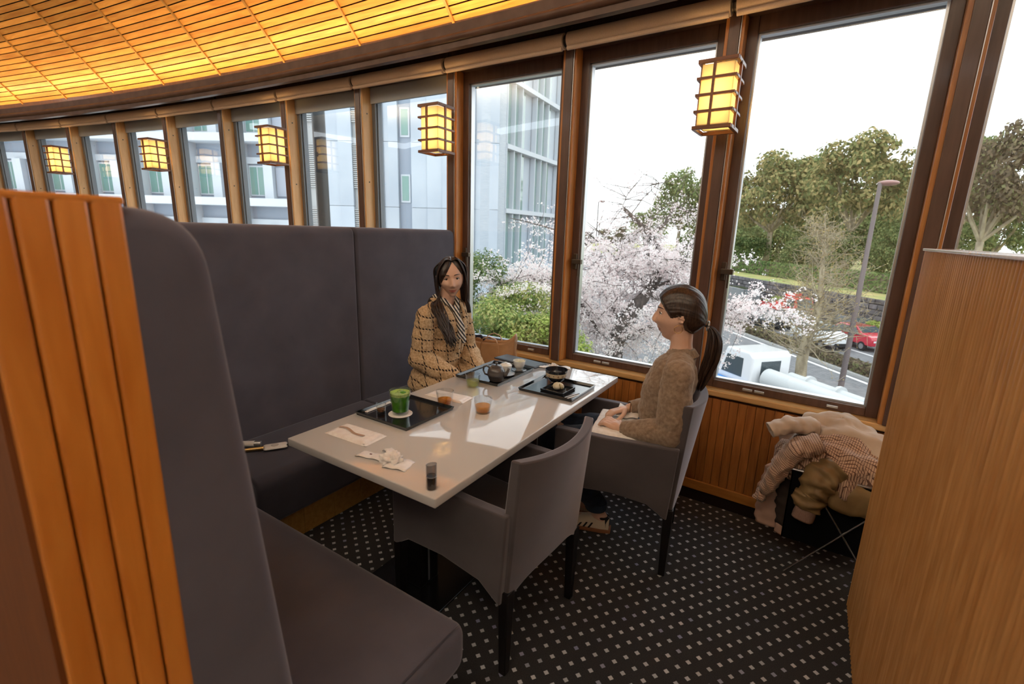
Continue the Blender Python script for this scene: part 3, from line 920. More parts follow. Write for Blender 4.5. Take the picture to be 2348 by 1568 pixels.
for lab, x, y, r in (('round dark saucer under the white teacup', -1.395, 2.315, .044), ('pale saucer under the lidded teacup', -1.405, 2.185, .052)):
    s_ = thing('saucer', lab, 'saucer', (x, y, TT + .005))
    m = MB(); hh = .0025 if r < .05 else .0085
    m.lathe([(0, 0), (r * .6, 0), (r, hh - .0005), (r - .001, hh), (r * .6, .0022), (0, .0022)], n=32, cap0=False, cap1=False)
    m.build('plate', M_pot if r < .05 else pbsdf('grey_porcelain', (.45, .45, .45), .3), s_, smooth=True, angle=50, shift=False)
# bowl of matcha with a patterned band
bw = thing('tea_bowl', 'black-and-cream patterned tea bowl on the tray', 'bowl', (-1.108, 2.232, TT + .0055))
M_bblk = pbsdf('black_glaze', (.012, .014, .022), .15, coat=.5)
M_bcrm = pbsdf('cream_glaze', (.72, .60, .42), .35)
zr = [(0.0, 0), (.024, 0), (.025, .008), (.034, .012), (.048, .026), (.056, .045), (.0605, .066), (.0615, .076)]
m = MB(); m.lathe([(0, 0), (.024, 0), (.025, .008), (.034, .012)], n=40, cap0=False, cap1=False); m.build('foot', M_bcrm, bw, smooth=True, angle=50, shift=False)
m = MB(); m.lathe([(.034, .012), (.048, .026), (.0535, .038)], n=40, cap0=False, cap1=False); m.build('lower_band', M_bblk, bw, smooth=True, shift=False)
m = MB(); m.lathe([(.0535, .038), (.056, .045), (.059, .060)], n=40, cap0=False, cap1=False); band = m.build('cream_band', M_bcrm, bw, smooth=True, shift=False)
m = MB(); m.lathe([(.059, .060), (.0612, .073), (.0615, .076), (.0590, .076), (.056, .060), (.046, .030), (.03, .016), (0, .014)], n=40, cap0=False, cap1=False); m.build('rim', M_bblk, bw, smooth=True, angle=60, shift=False)
for i in range(14):
    a = i * 2 * pi / 14; r = .0566; c = Vector((r * cos(a), r * sin(a), .049)); e = Vector((-sin(a), cos(a), 0)); n = Vector((cos(a), sin(a), .25)).normalized(); u_ = n.cross(e)
    m = MB()
    if i % 4 == 3:
        m.add([c + n * .001 + (e * cos(t) + u_ * sin(t)) * .0028 for t in [k * pi / 4 for k in range(8)]], [tuple(range(8))])
    else:
        for q in range(4):
            t = q * pi / 2 + .5; dd = e * cos(t) + u_ * sin(t); pp = e * -sin(t) + u_ * cos(t)
            m.add([c + n * .001, c + dd * .0045 + pp * .002 + n * .0012, c + dd * .0075 + n * .0006, c + dd * .0045 - pp * .002 + n * .0012], [(0, 1, 2, 3)])
    m.build('painted_flower', pbsdf('russet_glaze', (.12, .035, .02), .4), band, shift=False)
# square dish and sweet
dz = TT + .0055
di = thing('square_dish', 'small square black dish holding the sweet', 'dish', (-1.042, 2.125, dz), radians(-3))
m = MB(); a = .066
m.rbox(-a + .003, a - .003, -a + .003, a - .003, 0, .004, .001, 1); m.build('plate', M_tray, di, shift=False)
m = MB()
for (x0, x1, y0, y1) in ((-a, a, -a, -a + .006), (-a, a, a - .006, a), (-a, -a + .006, -a, a), (a - .006, a, -a, a)): m.box(x0, x1, y0, y1, .001, .012)
m.build('rim', M_tray, di, bevel=.001, shift=False)
sw = thing('wagashi_sweet', 'pale folded rice sweet on the square dish', 'sweet', (-1.042, 2.125, dz + .004))
def sweet(u, v):
    a = u * 2 * pi; t = v * pi
    r = .030 * (1 + .10 * sin(3 * a) + .06 * sin(5 * a + 1))
    return Vector((r * sin(t) * cos(a), r * .8 * sin(t) * sin(a), .017 + .019 * cos(t) * (1 + .25 * sin(2 * a) * sin(t))))
m = MB(); m.grid(sweet, 36, 18, True); m.build('mochi', vary(pbsdf('mochi', (.72, .66, .52), .5), (.62, .55, .38), (.80, .75, .64), (1, 1, 1), 40), sw, smooth=True, shift=False)
m = MB(); m.grid(lambda u, v: Vector((.034 * (u - .5) * 1.9, .012 * sin(u * 5) + .022 * (v - .5), .0365 + .003 * sin(u * 9) - .055 * (u - .5) ** 2 * 1.6 - .02 * (v - .5) ** 2)), 14, 6); m.build('leaf_wrap', pbsdf('olive_leaf_wrap', (.34, .28, .13), .5), sw, smooth=True, solid=.0012, shift=False)
pk = thing('sweet_pick', 'pick in a white paper slip at the tray corner', 'pick', (-.94, 2.085, dz), radians(75))
m = MB(); m.box(-.045, .045, -.012, .012, 0, .0012); m.build('paper_slip', M_wrap, pk, shift=False)
m = MB(); m.box(-.05, .055, -.0025, .0025, .0012, .0035); m.build('wooden_pick', M_black, pk, shift=False)

# paper and towels
def sheet(name, label, cat, pts, thick, seed, layers=1, mat=M_tissue, amp=.003, part='sheet', zb=TT):
    """soft folded sheet over a quadrilateral footprint"""
    c = sum((Vector((p[0], p[1], 0)) for p in pts), Vector()) / 4
    t = thing(name, label, cat, (c.x, c.y, zb))
    for l in range(layers):
        sh = .9 ** l
        P = [(Vector((p[0], p[1], 0)) - c) * sh for p in pts]
        def f(u, v, top):
            q = (P[0] * (1 - u) + P[1] * u) * (1 - v) + (P[3] * (1 - u) + P[2] * u) * v
            e = min(u, 1 - u, v, 1 - v)
            n = fbm((q.x * 40 + seed, q.y * 40, l), 1, 3)
            z = thick * l + (thick * min(1, e * 14) + amp * abs(n) * min(1, e * 8) if top else 0) + .0006
            return Vector((q.x, q.y, z))
        m = MB(); m.grid(lambda u, v: f(u, v, True), 26, 18); m.grid(lambda u, v: f(u, v, False), 2, 2); m.build(part, mat, t, smooth=True, shift=False)
    return t
nw = sheet('wet_towel', 'flat wrapped paper towel at the corner of the table', 'towel', [(-1.549, 1.096), (-1.324, 1.104), (-1.33, 1.22), (-1.558, 1.209)], .005, 3, 2, M_wrap)
m = MB(); m.grid(lambda u, v: Vector((-.09 + .15 * u, -.012 + .008 * sin(u * 6) + .012 * v, .0135 + .002 * sin(u * 9))), 20, 3); m.build('torn_edge', pbsdf('tan_paper_edge', (.42, .28, .20), .7), nw, smooth=True, shift=False)
sheet('folded_napkin', 'flat folded white napkin behind the two amber glasses', 'napkin', [(-1.545, 1.665), (-1.318, 1.678), (-1.328, 1.778), (-1.545, 1.755)], .004, 9, 2, M_wrap, .0015)
def crumple(name, label, loc, r, seed, rz=0, strips=()):
    t = thing(name, label, 'napkin', loc, rz, 'crumpled napkins')
    def f(u, v):
        a = u * 2 * pi; th = v * pi * .5
        d = Vector((sin(th) * cos(a), sin(th) * sin(a), cos(th)))
        n = fbm(d * 2.3 + Vector((seed, 0, 0)), 1, 4)
        q = 1 + .42 * n + .18 * abs(sin(a * 4 + seed)) * sin(th)
        return Vector((d.x * r * 1.15 * q, d.y * r * q, max(.001, d.z * r * .85 * q)))
    m = MB(); m.grid(f, 48, 20, True); m.build('crumple', M_tissue, t, smooth=True, shift=False)
    for (x0, y0, x1, y1, w, hz) in strips:
        A, B = Vector((x0, y0, 0)), Vector((x1, y1, 0)); d = (B - A).normalized(); n = Vector((-d.y, d.x, 0))
        m = MB(); m.grid(lambda u, v: A.lerp(B, u) + n * w * (v - .5) + Vector((0, 0, .002 + hz * sin(u * pi) + .002 * sin(u * 11) + .0015 * sin(v * 6))), 14, 6); m.build('wrapper', M_wrap, t, smooth=True, solid=.0012, shift=False)
    return t
cr = crumple('crumpled_napkin', 'crumpled white napkin in a torn wrapper near the table corner', (-1.165, 1.085, TT), .034, 4.2, 0,
        ((-.135, -.03, -.02, -.005, .045, .004), (-.075, .045, -.005, .015, .03, .018), (.0, -.02, .085, .005, .075, .004)))
m = MB(); m.add([Vector((-.085 + .006 * cos(k * pi / 4), -.018 + .004 * sin(k * pi / 4), .0085)) for k in range(8)], [tuple(range(8))]); m.build('printed_dot', pbsdf('maroon_ink', (.10, .02, .03), .6), cr, shift=False)
crumple('crumpled_napkin', 'crumpled white napkin beside the dark board at the window end', (-1.262, 2.505, TT), .026, 9.1, .4, ((-.10, .0, .0, -.01, .05, .004), (.0, .0, .10, .01, .06, .003)))
# acrylic bill holder
ah = thing('bill_holder', 'smoky clear tube bill holder at the near table corner', 'bill holder', (-.928, 1.028, TT))
m = MB(); n_ = 28; v = []; R0 = .0175
for i in range(n_):
    a = 2 * pi * i / n_
    for (r, z) in ((R0, 0), (R0, .083 + .003 * cos(a)), (R0 - .0022, .083 + .003 * cos(a)), (R0 - .0022, .004)): v.append((r * cos(a), r * sin(a), z))
m.add(v, [((i * 4 + j), ((i + 1) % n_) * 4 + j, ((i + 1) % n_) * 4 + j + 1, i * 4 + j + 1) for i in range(n_) for j in range(3)]); m.build('clear_tube', M_smoke, ah, smooth=True, angle=50, shift=False)
m = MB(); m.lathe([(0, .001), (R0 - .003, .001), (R0 - .003, .042), (0, .042)], n=24, cap0=False, cap1=False); m.build('dark_core', pbsdf('dark_grey_core', (.06, .055, .055), .2, coat=.5), ah, smooth=True, angle=50, shift=False)
m = MB(); m.lathe([(R0 - .001, .0425), (R0 - .001, .045), (R0 + .0004, .045), (R0 + .0004, .0425)], n=24, cap0=False, cap1=False); m.build('silver_band', M_alu, ah, shift=False)

# ================================================================== on the benches
hb = thing('tan_handbag', 'tan leather tote bag on the bench by the window', 'bag', (-1.86, 2.70, .436), radians(18))
M_tan_l = vary(pbsdf('tan_leather', (.56, .30, .14), .45, coat=.2), (.50, .26, .115), (.62, .35, .175), (1, 1, 1), 9, 4, bump=.1)
def bagwall(u, v):
    a = u * 2 * pi
    ex, ey = .185 - .012 * v, .080 - .028 * v
    c, s = cos(a), sin(a)
    x = ex * (abs(c) ** .55) * (1 if c > 0 else -1); y = ey * (abs(s) ** .55) * (1 if s > 0 else -1)
    z = .325 * v + (.05 * (abs(c) ** 2) * (1 if c > 0 else .3) - .02 * abs(s)) * v ** 3
    return Vector((x + .012 * fbm((a, v * 3, 0)), y + .012 * fbm((a, v * 3, 5)), z))
m = MB(); m.grid(bagwall, 56, 18, True); m.build('body', M_tan_l, hb, smooth=True, solid=.004, shift=False)
m = MB(); m.box(-.15, .15, -.06, .06, 0, .006); m.build('base', M_tan_l, hb, shift=False)
for s in (-1, 1):
    m = MB()
    m.tube([(-.07, s * .068, .06), (-.07, s * .06, .18), (-.065, s * .055, .29), (-.045, s * .06, .335), (0, s * .065, .35), (.045, s * .06, .335), (.065, s * .055, .29), (.07, s * .06, .18), (.07, s * .068, .06)], .008, 8, flat=.4); m.build('strap', M_tan_l, hb, smooth=True, shift=False)
m = MB(); m.tube([(-.14, .0, .30), (-.12, -.02, .335), (-.08, -.01, .34), (-.06, .01, .31)], .011, 8); m.build('scarf_tie', pbsdf('navy_scarf', (.03, .03, .06), .7), hb, smooth=True, shift=False)
# gadgets on the long bench
gd = thing('folding_gimbal', 'white phone gimbal lying on the long bench seat', 'gimbal', (-2.11, 1.19, .438), radians(58))
M_wp = pbsdf('white_plastic', (.72, .70, .68), .35); M_gold = pbsdf('brass_ring', (.55, .36, .14), .3, metal=.9)
m = MB(); m.rbox(-.03, .075, -.03, .03, 0, .016, .012, 3); bdy = m.build('body', M_wp, gd, smooth=True, shift=False)
m = MB(); m.lathe([(.017, .016), (.017, .018), (.013, .0185), (.0, .0185)], .02, 0, 0, 20); m.build('round_button', pbsdf('grey_plastic', (.5, .48, .46), .4), bdy, smooth=True, angle=40, shift=False)
m = MB(); m.tube([(-.03, 0, .008), (-.13, .004, .010)], [.010, .009], 10); m.build('handle', M_gold, gd, smooth=True, angle=40, shift=False)
m = MB(); m.tube([(.075, -.01, .01), (.10, -.016, .02), (.125, -.03, .016), (.135, -.045, .010)], .0065, 8); m.build('cable', pbsdf('black_rubber', (.02, .02, .02), .5), gd, smooth=True, shift=False)
tb_ = thing('white_tube', 'white lotion tube lying beside the gimbal on the bench', 'tube', (-2.225, 1.13, .438), radians(40))
m = MB(); m.tube([(-.075, 0, .015), (.045, 0, .015)], [.015, .0145], 16); m.build('tube', M_wp, tb_, smooth=True, angle=40, shift=False)
m = MB(); m.tube([(.045, 0, .015), (.075, 0, .015)], .0135, 16); m.build('cap', pbsdf('silver_cap', (.6, .6, .62), .25, metal=.7), tb_, smooth=True, angle=40, shift=False)
bx_ = thing('blue_packet', 'small blue packet peeking past the table edge', 'packet', (-2.03, 1.335, .438), radians(20))
m = MB(); m.rbox(-.03, .03, -.02, .02, 0, .012, .004, 2); m.build('packet', pbsdf('blue_wrapper', (.04, .22, .50), .3), bx_, smooth=True, shift=False)
m = MB(); m.box(-.03, -.01, -.021, .021, .001, .0125); m.build('label', M_wp, bx_, shift=False)

# ================================================================== luggage rack with coats in the corner
rk = thing('folding_rack', 'black folding basket stand under the pile of coats', 'rack', (.22, 2.50, 0))
M_bfab = pbsdf('black_basket_fabric', (.004, .004, .005), .95, spec=.05)
m = MB(); m.box(.04, .46, 2.33, 2.335, .17, .50); m.box(.04, .46, 2.665, 2.67, .17, .50); m.box(.04, .045, 2.33, 2.67, .17, .50); m.box(.455, .46, 2.33, 2.67, .17, .50); m.box(.04, .46, 2.33, 2.67, .165, .17)
m.build('fabric_bin', M_bfab, rk)
M_chrome = pbsdf('thin_chrome_rod', (.45, .45, .47), .25, metal=.9)
for y in (2.322, 2.678):
    m = MB(); m.tube([(.075, y, .0), (.33, y, .36), (.44, y, .515)], .004, 8); m.build('leg', M_chrome, rk)
    m = MB(); m.tube([(.44, y + .008, .0), (.19, y + .008, .36), (.075, y + .008, .515)], .004, 8); m.build('leg', M_chrome, rk)
for (a, b_) in (((.04, 2.33, .505), (.46, 2.33, .505)), ((.04, 2.67, .505), (.46, 2.67, .505)), ((.04, 2.33, .505), (.04, 2.67, .505)), ((.46, 2.33, .505), (.46, 2.67, .505))):
    m = MB(); m.tube([a, b_], .006, 8); m.build('rim_rod', M_chrome, rk)
def checkmat(name, base, dark, pitch, width=.18):
    m = pbsdf(name, base, .85, sheen=.2); nt, N, L = nodes_of(m); b = N['Principled BSDF']
    uv = add(N, 'ShaderNodeUVMap'); sp = add(N, 'ShaderNodeSeparateXYZ'); L.new(uv.outputs[0], sp.inputs[0])
    def ax(i):
        mu = add(N, 'ShaderNodeMath', operation='MULTIPLY'); mu.inputs[1].default_value = 1 / pitch; L.new(sp.outputs[i], mu.inputs[0])
        fr = add(N, 'ShaderNodeMath', operation='FRACT'); L.new(mu.outputs[0], fr.inputs[0])
        lt = add(N, 'ShaderNodeMath', operation='LESS_THAN'); lt.inputs[1].default_value = width; L.new(fr.outputs[0], lt.inputs[0]); return lt.outputs[0]
    mx_ = add(N, 'ShaderNodeMath', operation='MAXIMUM'); L.new(ax(0), mx_.inputs[0]); L.new(ax(1), mx_.inputs[1])
    mx = add(N, 'ShaderNodeMix', data_type='RGBA'); L.new(mx_.outputs[0], mx.inputs['Factor']); mx.inputs['A'].default_value = (*base, 1); mx.inputs['B'].default_value = (*dark, 1)
    L.new(mx.outputs['Result'], b.inputs['Base Color'])
    return m
def add_uv(o, fn):
    me = o.data; uvl = me.uv_layers.new(name='UVMap')
    for l in me.loops:
        uvl.data[l.index].uv = fn(l.vertex_index, me.vertices[l.vertex_index].co)
def tube_cloth(path, rad, n, seed, flat=.7, amp=.10, end_open=True, rings=40):
    """wrinkled sleeve along a path; returns MB and the uv function"""
    P = [Vector(p) for p in path]
    seglen = [0]
    for i in range(1, len(P)): seglen.append(seglen[-1] + (P[i] - P[i - 1]).length)
    tot = seglen[-1]; m = MB(); uvs = []
    def at(s):
        for i in range(1, len(P)):
            if s <= seglen[i] + 1e-9:
                t = (s - seglen[i - 1]) / (seglen[i] - seglen[i - 1]); return P[i - 1].lerp(P[i], t), rad[i - 1] * (1 - t) + rad[i] * t
        return P[-1], rad[-1]
    up = Vector((0, 0, 1)); prev = None
    for j in range(rings + 1):
        s = tot * j / rings; c, r = at(s); c2, _ = at(min(tot, s + .01)); c0, _ = at(max(0, s - .01)); t = (c2 - c0).normalized()
        e1 = t.cross(up)
        if e1.length < .2: e1 = t.cross(Vector((0, 1, 0)))
        e1.normalize()
        if prev is not None and e1.dot(prev) < 0: e1 = -e1
        prev = e1; e2 = e1.cross(t)
        for k in range(n):
            a = 2 * pi * k / n
            w = 1 + amp * fbm((cos(a) * 1.6 + seed, sin(a) * 1.6, s * 22), 1, 3) * 1.6 + amp * .6 * sin(s * 130 + 2 * sin(a * 2 + seed))
            m.v.append(tuple(c + (e1 * cos(a) + e2 * sin(a) * flat) * r * w)); uvs.append((s, a * r))
    for j in range(rings):
        for k in range(n):
            q = (k + 1) % n; m._face((j * n + k, (j + 1) * n + k, (j + 1) * n + q, j * n + q))
    if not end_open: m._face(tuple(range(n))); 
    m._face(tuple(range(n)))
    return m, uvs
def heap(cx, cy, z0, rx, ry, h, seed, nx=44, ny=30, amp=.16, skirt=.06, rz=0):
    m = MB(); uvs = []
    ca_, sa_ = cos(rz), sin(rz)
    for j in range(ny):
        for i in range(nx):
            a = 2 * pi * i / nx; v = j / (ny - 1)
            th = v * pi * .5
            n = fbm((cos(a) * v * 2.2 + seed, sin(a) * v * 2.2, seed), 1, 4)
            q = 1 + amp * n * 1.4 + .05 * sin(a * 7 + seed * 3) * v
            x, y = sin(th) * cos(a) * rx * q, sin(th) * sin(a) * ry * q
            z = z0 + h * cos(th) * (1 + amp * n) - skirt * max(0, v - .85) / .15 + .006 * sin((x + y) * 60 + seed) * sin(th)
            m.v.append((cx + x * ca_ - y * sa_, cy + x * sa_ + y * ca_, z)); uvs.append((x, y))
    for j in range(ny - 1):
        for i in range(nx):
            k = (i + 1) % nx; m._face((j * nx + i, (j + 1) * nx + i, (j + 1) * nx + k, j * nx + k))
    return m, uvs
def cloth(name, mb_uv, mat, parent, solid=.004):
    m, uvs = mb_uv
    o = m.build(name, mat, parent, smooth=True)
    add_uv(o, lambda i, co: uvs[i])
    if solid:
        md = o.modifiers.new('solid', 'SOLIDIFY'); md.thickness = solid
    return o
M_plaid = checkmat('checked_shirt_cloth', (.58, .39, .28), (.13, .06, .04), .0090, .22)
M_beige = vary(pbsdf('beige_coat_cloth', (.55, .43, .33), .8, sheen=.2), (.50, .38, .29), (.62, .50, .40), (1, 1, 1), 8, bump=.1)
M_pink = vary(pbsdf('dusty_pink_lining', (.46, .29, .23), .8), (.42, .26, .20), (.50, .33, .27), (1, 1, 1), 8)
M_olive = vary(pbsdf('olive_jacket_nylon', (.22, .14, .06), .55), (.18, .11, .045), (.27, .18, .08), (1, 1, 1), 10, bump=.2)
M_cuff = vary(pbsdf('mauve_knit_cuff', (.26, .16, .12), .9), (.22, .13, .10), (.30, .19, .15), (120, 120, 4), 6, bump=.4)
j1 = thing('beige_coat', 'beige coat with turned-out cuff at the back of the clothes pile', 'coat', (.17, 2.56, .5))
cloth('coat_body', heap(.20, 2.55, .50, .24, .13, .205, 2.2, rz=-.12), M_beige, j1)
cloth('sleeve', tube_cloth([(.10, 2.52, .655), (.0, 2.47, .66), (-.075, 2.44, .622)], [.055, .048, .046], 24, 1.3, .75), M_beige, j1)
j2 = thing('pink_jacket', 'dusty pink jacket tail hanging lowest on the left of the pile', 'jacket', (-.02, 2.50, .3))
cloth('jacket_panel', tube_cloth([(.06, 2.50, .56), (.0, 2.49, .44), (-.025, 2.47, .28), (-.02, 2.45, .14)], [.05, .06, .065, .06], 24, 5.1, .45), M_pink, j2)
j3 = thing('checked_jacket', 'brown-and-white checked jacket draped over the top of the pile', 'jacket', (.15, 2.43, .55))
cloth('jacket_body', heap(.20, 2.45, .50, .25, .135, .155, 7.7, rz=-.25, amp=.2), M_plaid, j3)
cloth('sleeve', tube_cloth([(.13, 2.40, .63), (.045, 2.38, .585), (-.01, 2.375, .48), (-.045, 2.375, .37), (-.06, 2.375, .335)], [.065, .068, .066, .054, .034], 28, 3.3, .6, .13), M_plaid, j3)
m_, u_ = tube_cloth([(-.058, 2.375, .34), (-.066, 2.375, .325), (-.072, 2.375, .30)], [.036, .041, .043], 24, 3.9, .6, .2, rings=10); cloth('cuff', (m_, u_), M_plaid, j3)
j4 = thing('olive_jacket', 'olive-brown jacket with knitted cuff under the checked jacket', 'jacket', (.17, 2.38, .45))
cloth('jacket_body', heap(.235, 2.43, .44, .20, .12, .13, 12.3, amp=.25), M_olive, j4)
cloth('sleeve', tube_cloth([(.20, 2.36, .55), (.14, 2.33, .49), (.125, 2.32, .41), (.115, 2.315, .345)], [.07, .075, .066, .05], 28, 8.8, .75, .16), M_olive, j4)
cloth('cuff', tube_cloth([(.117, 2.316, .35), (.113, 2.315, .325), (.108, 2.314, .29)], [.042, .044, .043], 30, 2.1, .75, .04, rings=8), M_cuff, j4)
j5 = thing('dark_jacket', 'dark brown sleeve hanging between the checked and olive jackets', 'jacket', (.06, 2.42, .3))
cloth('sleeve', tube_cloth([(.08, 2.45, .54), (.055, 2.43, .42), (.05, 2.42, .30), (.06, 2.41, .18)], [.05, .056, .055, .048], 22, 6.4, .6, .14), pbsdf('dark_brown_wool', (.035, .024, .02), .9), j5)
cloth('cuff', tube_cloth([(.06, 2.41, .19), (.062, 2.41, .165), (.063, 2.41, .14)], [.05, .052, .05], 22, 6.9, .6, .05, rings=6), M_pink, j5)
# ================================================================== people
def cap(m, p0, r0, p1, r1, n=20, sq=None):
    """tapered capsule; sq=(direction, factor) flattens it along a direction"""
    p0, p1 = Vector(p0), Vector(p1)
    t = (p1 - p0); Ln = t.length; t = t.normalized() if Ln > 1e-6 else Vector((0, 0, 1))
    e1 = t.cross(Vector((0, 0, 1)) if abs(t.z) < .9 else Vector((1, 0, 0))).normalized(); e2 = t.cross(e1)
    rings = []
    for i in range(1, 6):
        a = pi / 2 * (1 - i / 5); rings.append((p0 - t * r0 * sin(a), r0 * cos(a)))
    for i in range(1, 4): rings.append((p0.lerp(p1, i / 4), r0 + (r1 - r0) * i / 4))
    for i in range(0, 5):
        a = pi / 2 * i / 5; rings.append((p1 + t * r1 * sin(a), r1 * cos(a)))
    v = [p0 - t * r0]
    for (c, r) in rings:
        for k in range(n):
            a = 2 * pi * k / n; v.append(c + (e1 * cos(a) + e2 * sin(a)) * r)
    v.append(p1 + t * r1)
    if sq:
        d = Vector(sq[0]).normalized(); mid = (p0 + p1) / 2
        q = []
        for p in v:
            base = p0 + t * max(0, min(Ln, (p - p0).dot(t))); off = p - base
            q.append(p - d * off.dot(d) * (1 - sq[1]))
        v = q
    f = [(0, 1 + (k + 1) % n, 1 + k) for k in range(n)]
    R_ = len(rings)
    for j in range(R_ - 1):
        for k in range(n):
            q = (k + 1) % n; f.append((1 + j * n + k, 1 + j * n + q, 1 + (j + 1) * n + q, 1 + (j + 1) * n + k))
    last = 1 + R_ * n
    f += [(1 + (R_ - 1) * n + k, 1 + (R_ - 1) * n + (k + 1) % n, last) for k in range(n)]
    m.add(v, f)
def chain(m, pts, sq=None, n=20):
    for a, b in zip(pts, pts[1:]): cap(m, a[:3], a[3], b[:3], b[3], n, sq)
def blob(name, m, voxel, smooth, mats, parent, fn=None, pick=None, factor=.5):
    me = m.mesh(name, mats if isinstance(mats, (list, tuple)) else [mats])
    o = bpy.data.objects.new(name, me); COL.objects.link(o)
    r = o.modifiers.new('r', 'REMESH'); r.mode = 'VOXEL'; r.voxel_size = voxel
    if smooth:
        s = o.modifiers.new('s', 'SMOOTH'); s.iterations = smooth; s.factor = factor
    dg = bpy.context.evaluated_depsgraph_get()
    me2 = bpy.data.meshes.new_from_object(o.evaluated_get(dg))
    o.modifiers.clear(); o.data = me2; me2.name = name
    me2.materials.clear()
    for mt in (mats if isinstance(mats, (list, tuple)) else [mats]): me2.materials.append(mt)
    if fn:
        ns = [v.normal.copy() for v in me2.vertices]
        for v, nn in zip(me2.vertices, ns): v.co = v.co + nn * fn(v.co, nn)
    idx = [0] * len(me2.polygons)
    if pick:
        for p in me2.polygons: idx[p.index] = pick(p.center)
    me2.polygons.foreach_set('material_index', idx)
    me2.polygons.foreach_set('use_smooth', [True] * len(me2.polygons))
    me2.update()
    o.parent = parent
    return o

def sstep(a, b, x):
    t = max(0, min(1, (x - a) / (b - a))); return t * t * (3 - 2 * t)
def G2(a, s): return math.exp(-(a / s) ** 2)
def head_point(d, smile=0.0):
    """unit direction -> point of the head surface; +x face, +y left, z up"""
    x, y, z = d.x * .094, d.y * .073, d.z * .116
    if x < 0:
        x *= 1.10
        if z < 0: x *= 1 - .50 * sstep(0, -.10, z)
    if z < 0:
        y *= 1 - .40 * sstep(-.01, -.115, z)
    if z > 0: y *= 1 + .03 * sstep(0, .06, z)
    if x > 0:
        ay = abs(y)
        x *= 1 - .05 * sstep(-.02, -.09, z)
        x -= .0085 * G2(ay - .031, .017) * G2(z - .006, .014)
        x += .005 * G2(ay - .028, .024) * G2(z - .028, .010)
        x += (.006 + .004 * smile) * G2(ay - .040, .019) * G2(z + .030, .020)
        g = 0
        if -.050 < z < .026:
            g = sstep(.026, -.030, z) if z > -.032 else sstep(-.049, -.032, z)
        x += .0195 * G2(y, .0095 + .004 * sstep(0, -.03, z)) * g
        x += .008 * G2(ay - .011, .007) * G2(z + .037, .008)
        zl = z - smile * .010 * (ay / .025) ** 2
        x += .0048 * G2(y, .024) * (G2(zl + .0625, .0055) + 1.1 * G2(zl + .0745, .0065))
        x -= .0034 * G2(y, .027) * G2(zl + .0685, .0026)
        x += .009 * G2(y, .021) * G2(z + .102, .014)
        x -= .004 * G2(y, .022) * G2(z + .087, .007)
    return Vector((x, y, z))
def head_mesh(m, M, smile=0.0, nu=120, nv=90):
    base = len(m.v)
    for j in range(nv + 1):
        t = pi * j / nv
        for i in range(nu):
            a = 2 * pi * i / nu
            m.v.append(tuple(M @ head_point(Vector((sin(t) * cos(a), sin(t) * sin(a), cos(t))), smile)))
    for j in range(nv):
        for i in range(nu):
            k = (i + 1) % nu; m._face((base + j * nu + i, base + (j + 1) * nu + i, base + (j + 1) * nu + k, base + j * nu + k))
def ears(m, M):
    for s in (-1, 1):
        for (x, z, r) in ((-.012, .012, .011), (-.016, .0, .010), (-.012, -.014, .0085), (-.004, .004, .008)):
            c = M @ Vector((x, s * .0735, z)); 
            cap(m, c, r, M @ Vector((x - .004, s * .0835, z)), r * .75, 12)
M_skin = vary(pbsdf('skin', (.68, .42, .31), .45), (.64, .39, .28), (.72, .46, .35), (1, 1, 1), 14, 3)
M_lips = pbsdf('lips', (.50, .16, .13), .35)
M_lips2 = pbsdf('soft_lips', (.45, .19, .15), .4)
M_eyew = pbsdf('eye_white', (.75, .72, .70), .15)
M_iris = pbsdf('dark_iris', (.03, .018, .012), .1)
def hairmat(name, a, b):
    m = pbsdf(name, a, .38, spec=.5, coat=.15)
    return vary(m, a, b, (60, 60, 6), 3, 3, 0, .15, None)
M_hair = hairmat('dark_brown_hair', (.015, .008, .006), (.055, .029, .019))
M_hairb = hairmat('black_brown_hair', (.014, .009, .008), (.050, .030, .024))
def face_details(body, M, smile, lipm):
    for s in (-1, 1):
        c = Vector((.0702, s * .031, .0055))
        m = MB(); m.ball((0, 0, 0), .0108, 16); m.v = [tuple(M @ (c + Vector(p))) for p in m.v]; e = m.build('eye', M_eyew, body, smooth=True, shift=False)
        m = MB(); pts = []
        cc = c + Vector((.0095, -s * .0, 0)); 
        m.ball((0, 0, 0), .0052, 14, .45, 1, 1); m.v = [tuple(M @ (cc + Vector(p))) for p in m.v]; m.build('iris', M_iris, e, smooth=True, shift=False)
        m = MB(); arc = []
        for i in range(9):
            t = i / 8 - .5; arc.append(M @ Vector((.0822 - .036 * t * t * (1 if t * s > 0 else .6), s * .031 + t * .030, .0105 - .022 * t * t)))
        m.tube(arc, [.0012, .0018, .0021, .0022, .0022, .0022, .0021, .0018, .001], 6); m.build('eyelash', M_iris, body, smooth=True, shift=False)
        m = MB(); arc = []
        for i in range(9):
            t = i / 8; y = s * (.014 + .036 * t); q = head_point(Vector((.9, y / .073, (.0235 + .0055 * sin(t * 2.4)) / .116)).normalized()); z = .0285 + .0035 * sin(t * 2.6) - .002 * t
            # project onto the face at this (y,z)
            xx = .094 * sqrt(max(0, 1 - (y / .073) ** 2 - (z / .116) ** 2)) + .004
            arc.append(M @ Vector((xx, y, z)))
        m.tube(arc, [.0016, .0026, .0029, .0029, .0027, .0024, .002, .0015, .0008], 6); m.build('eyebrow', M_hairb, body, smooth=True, shift=False)

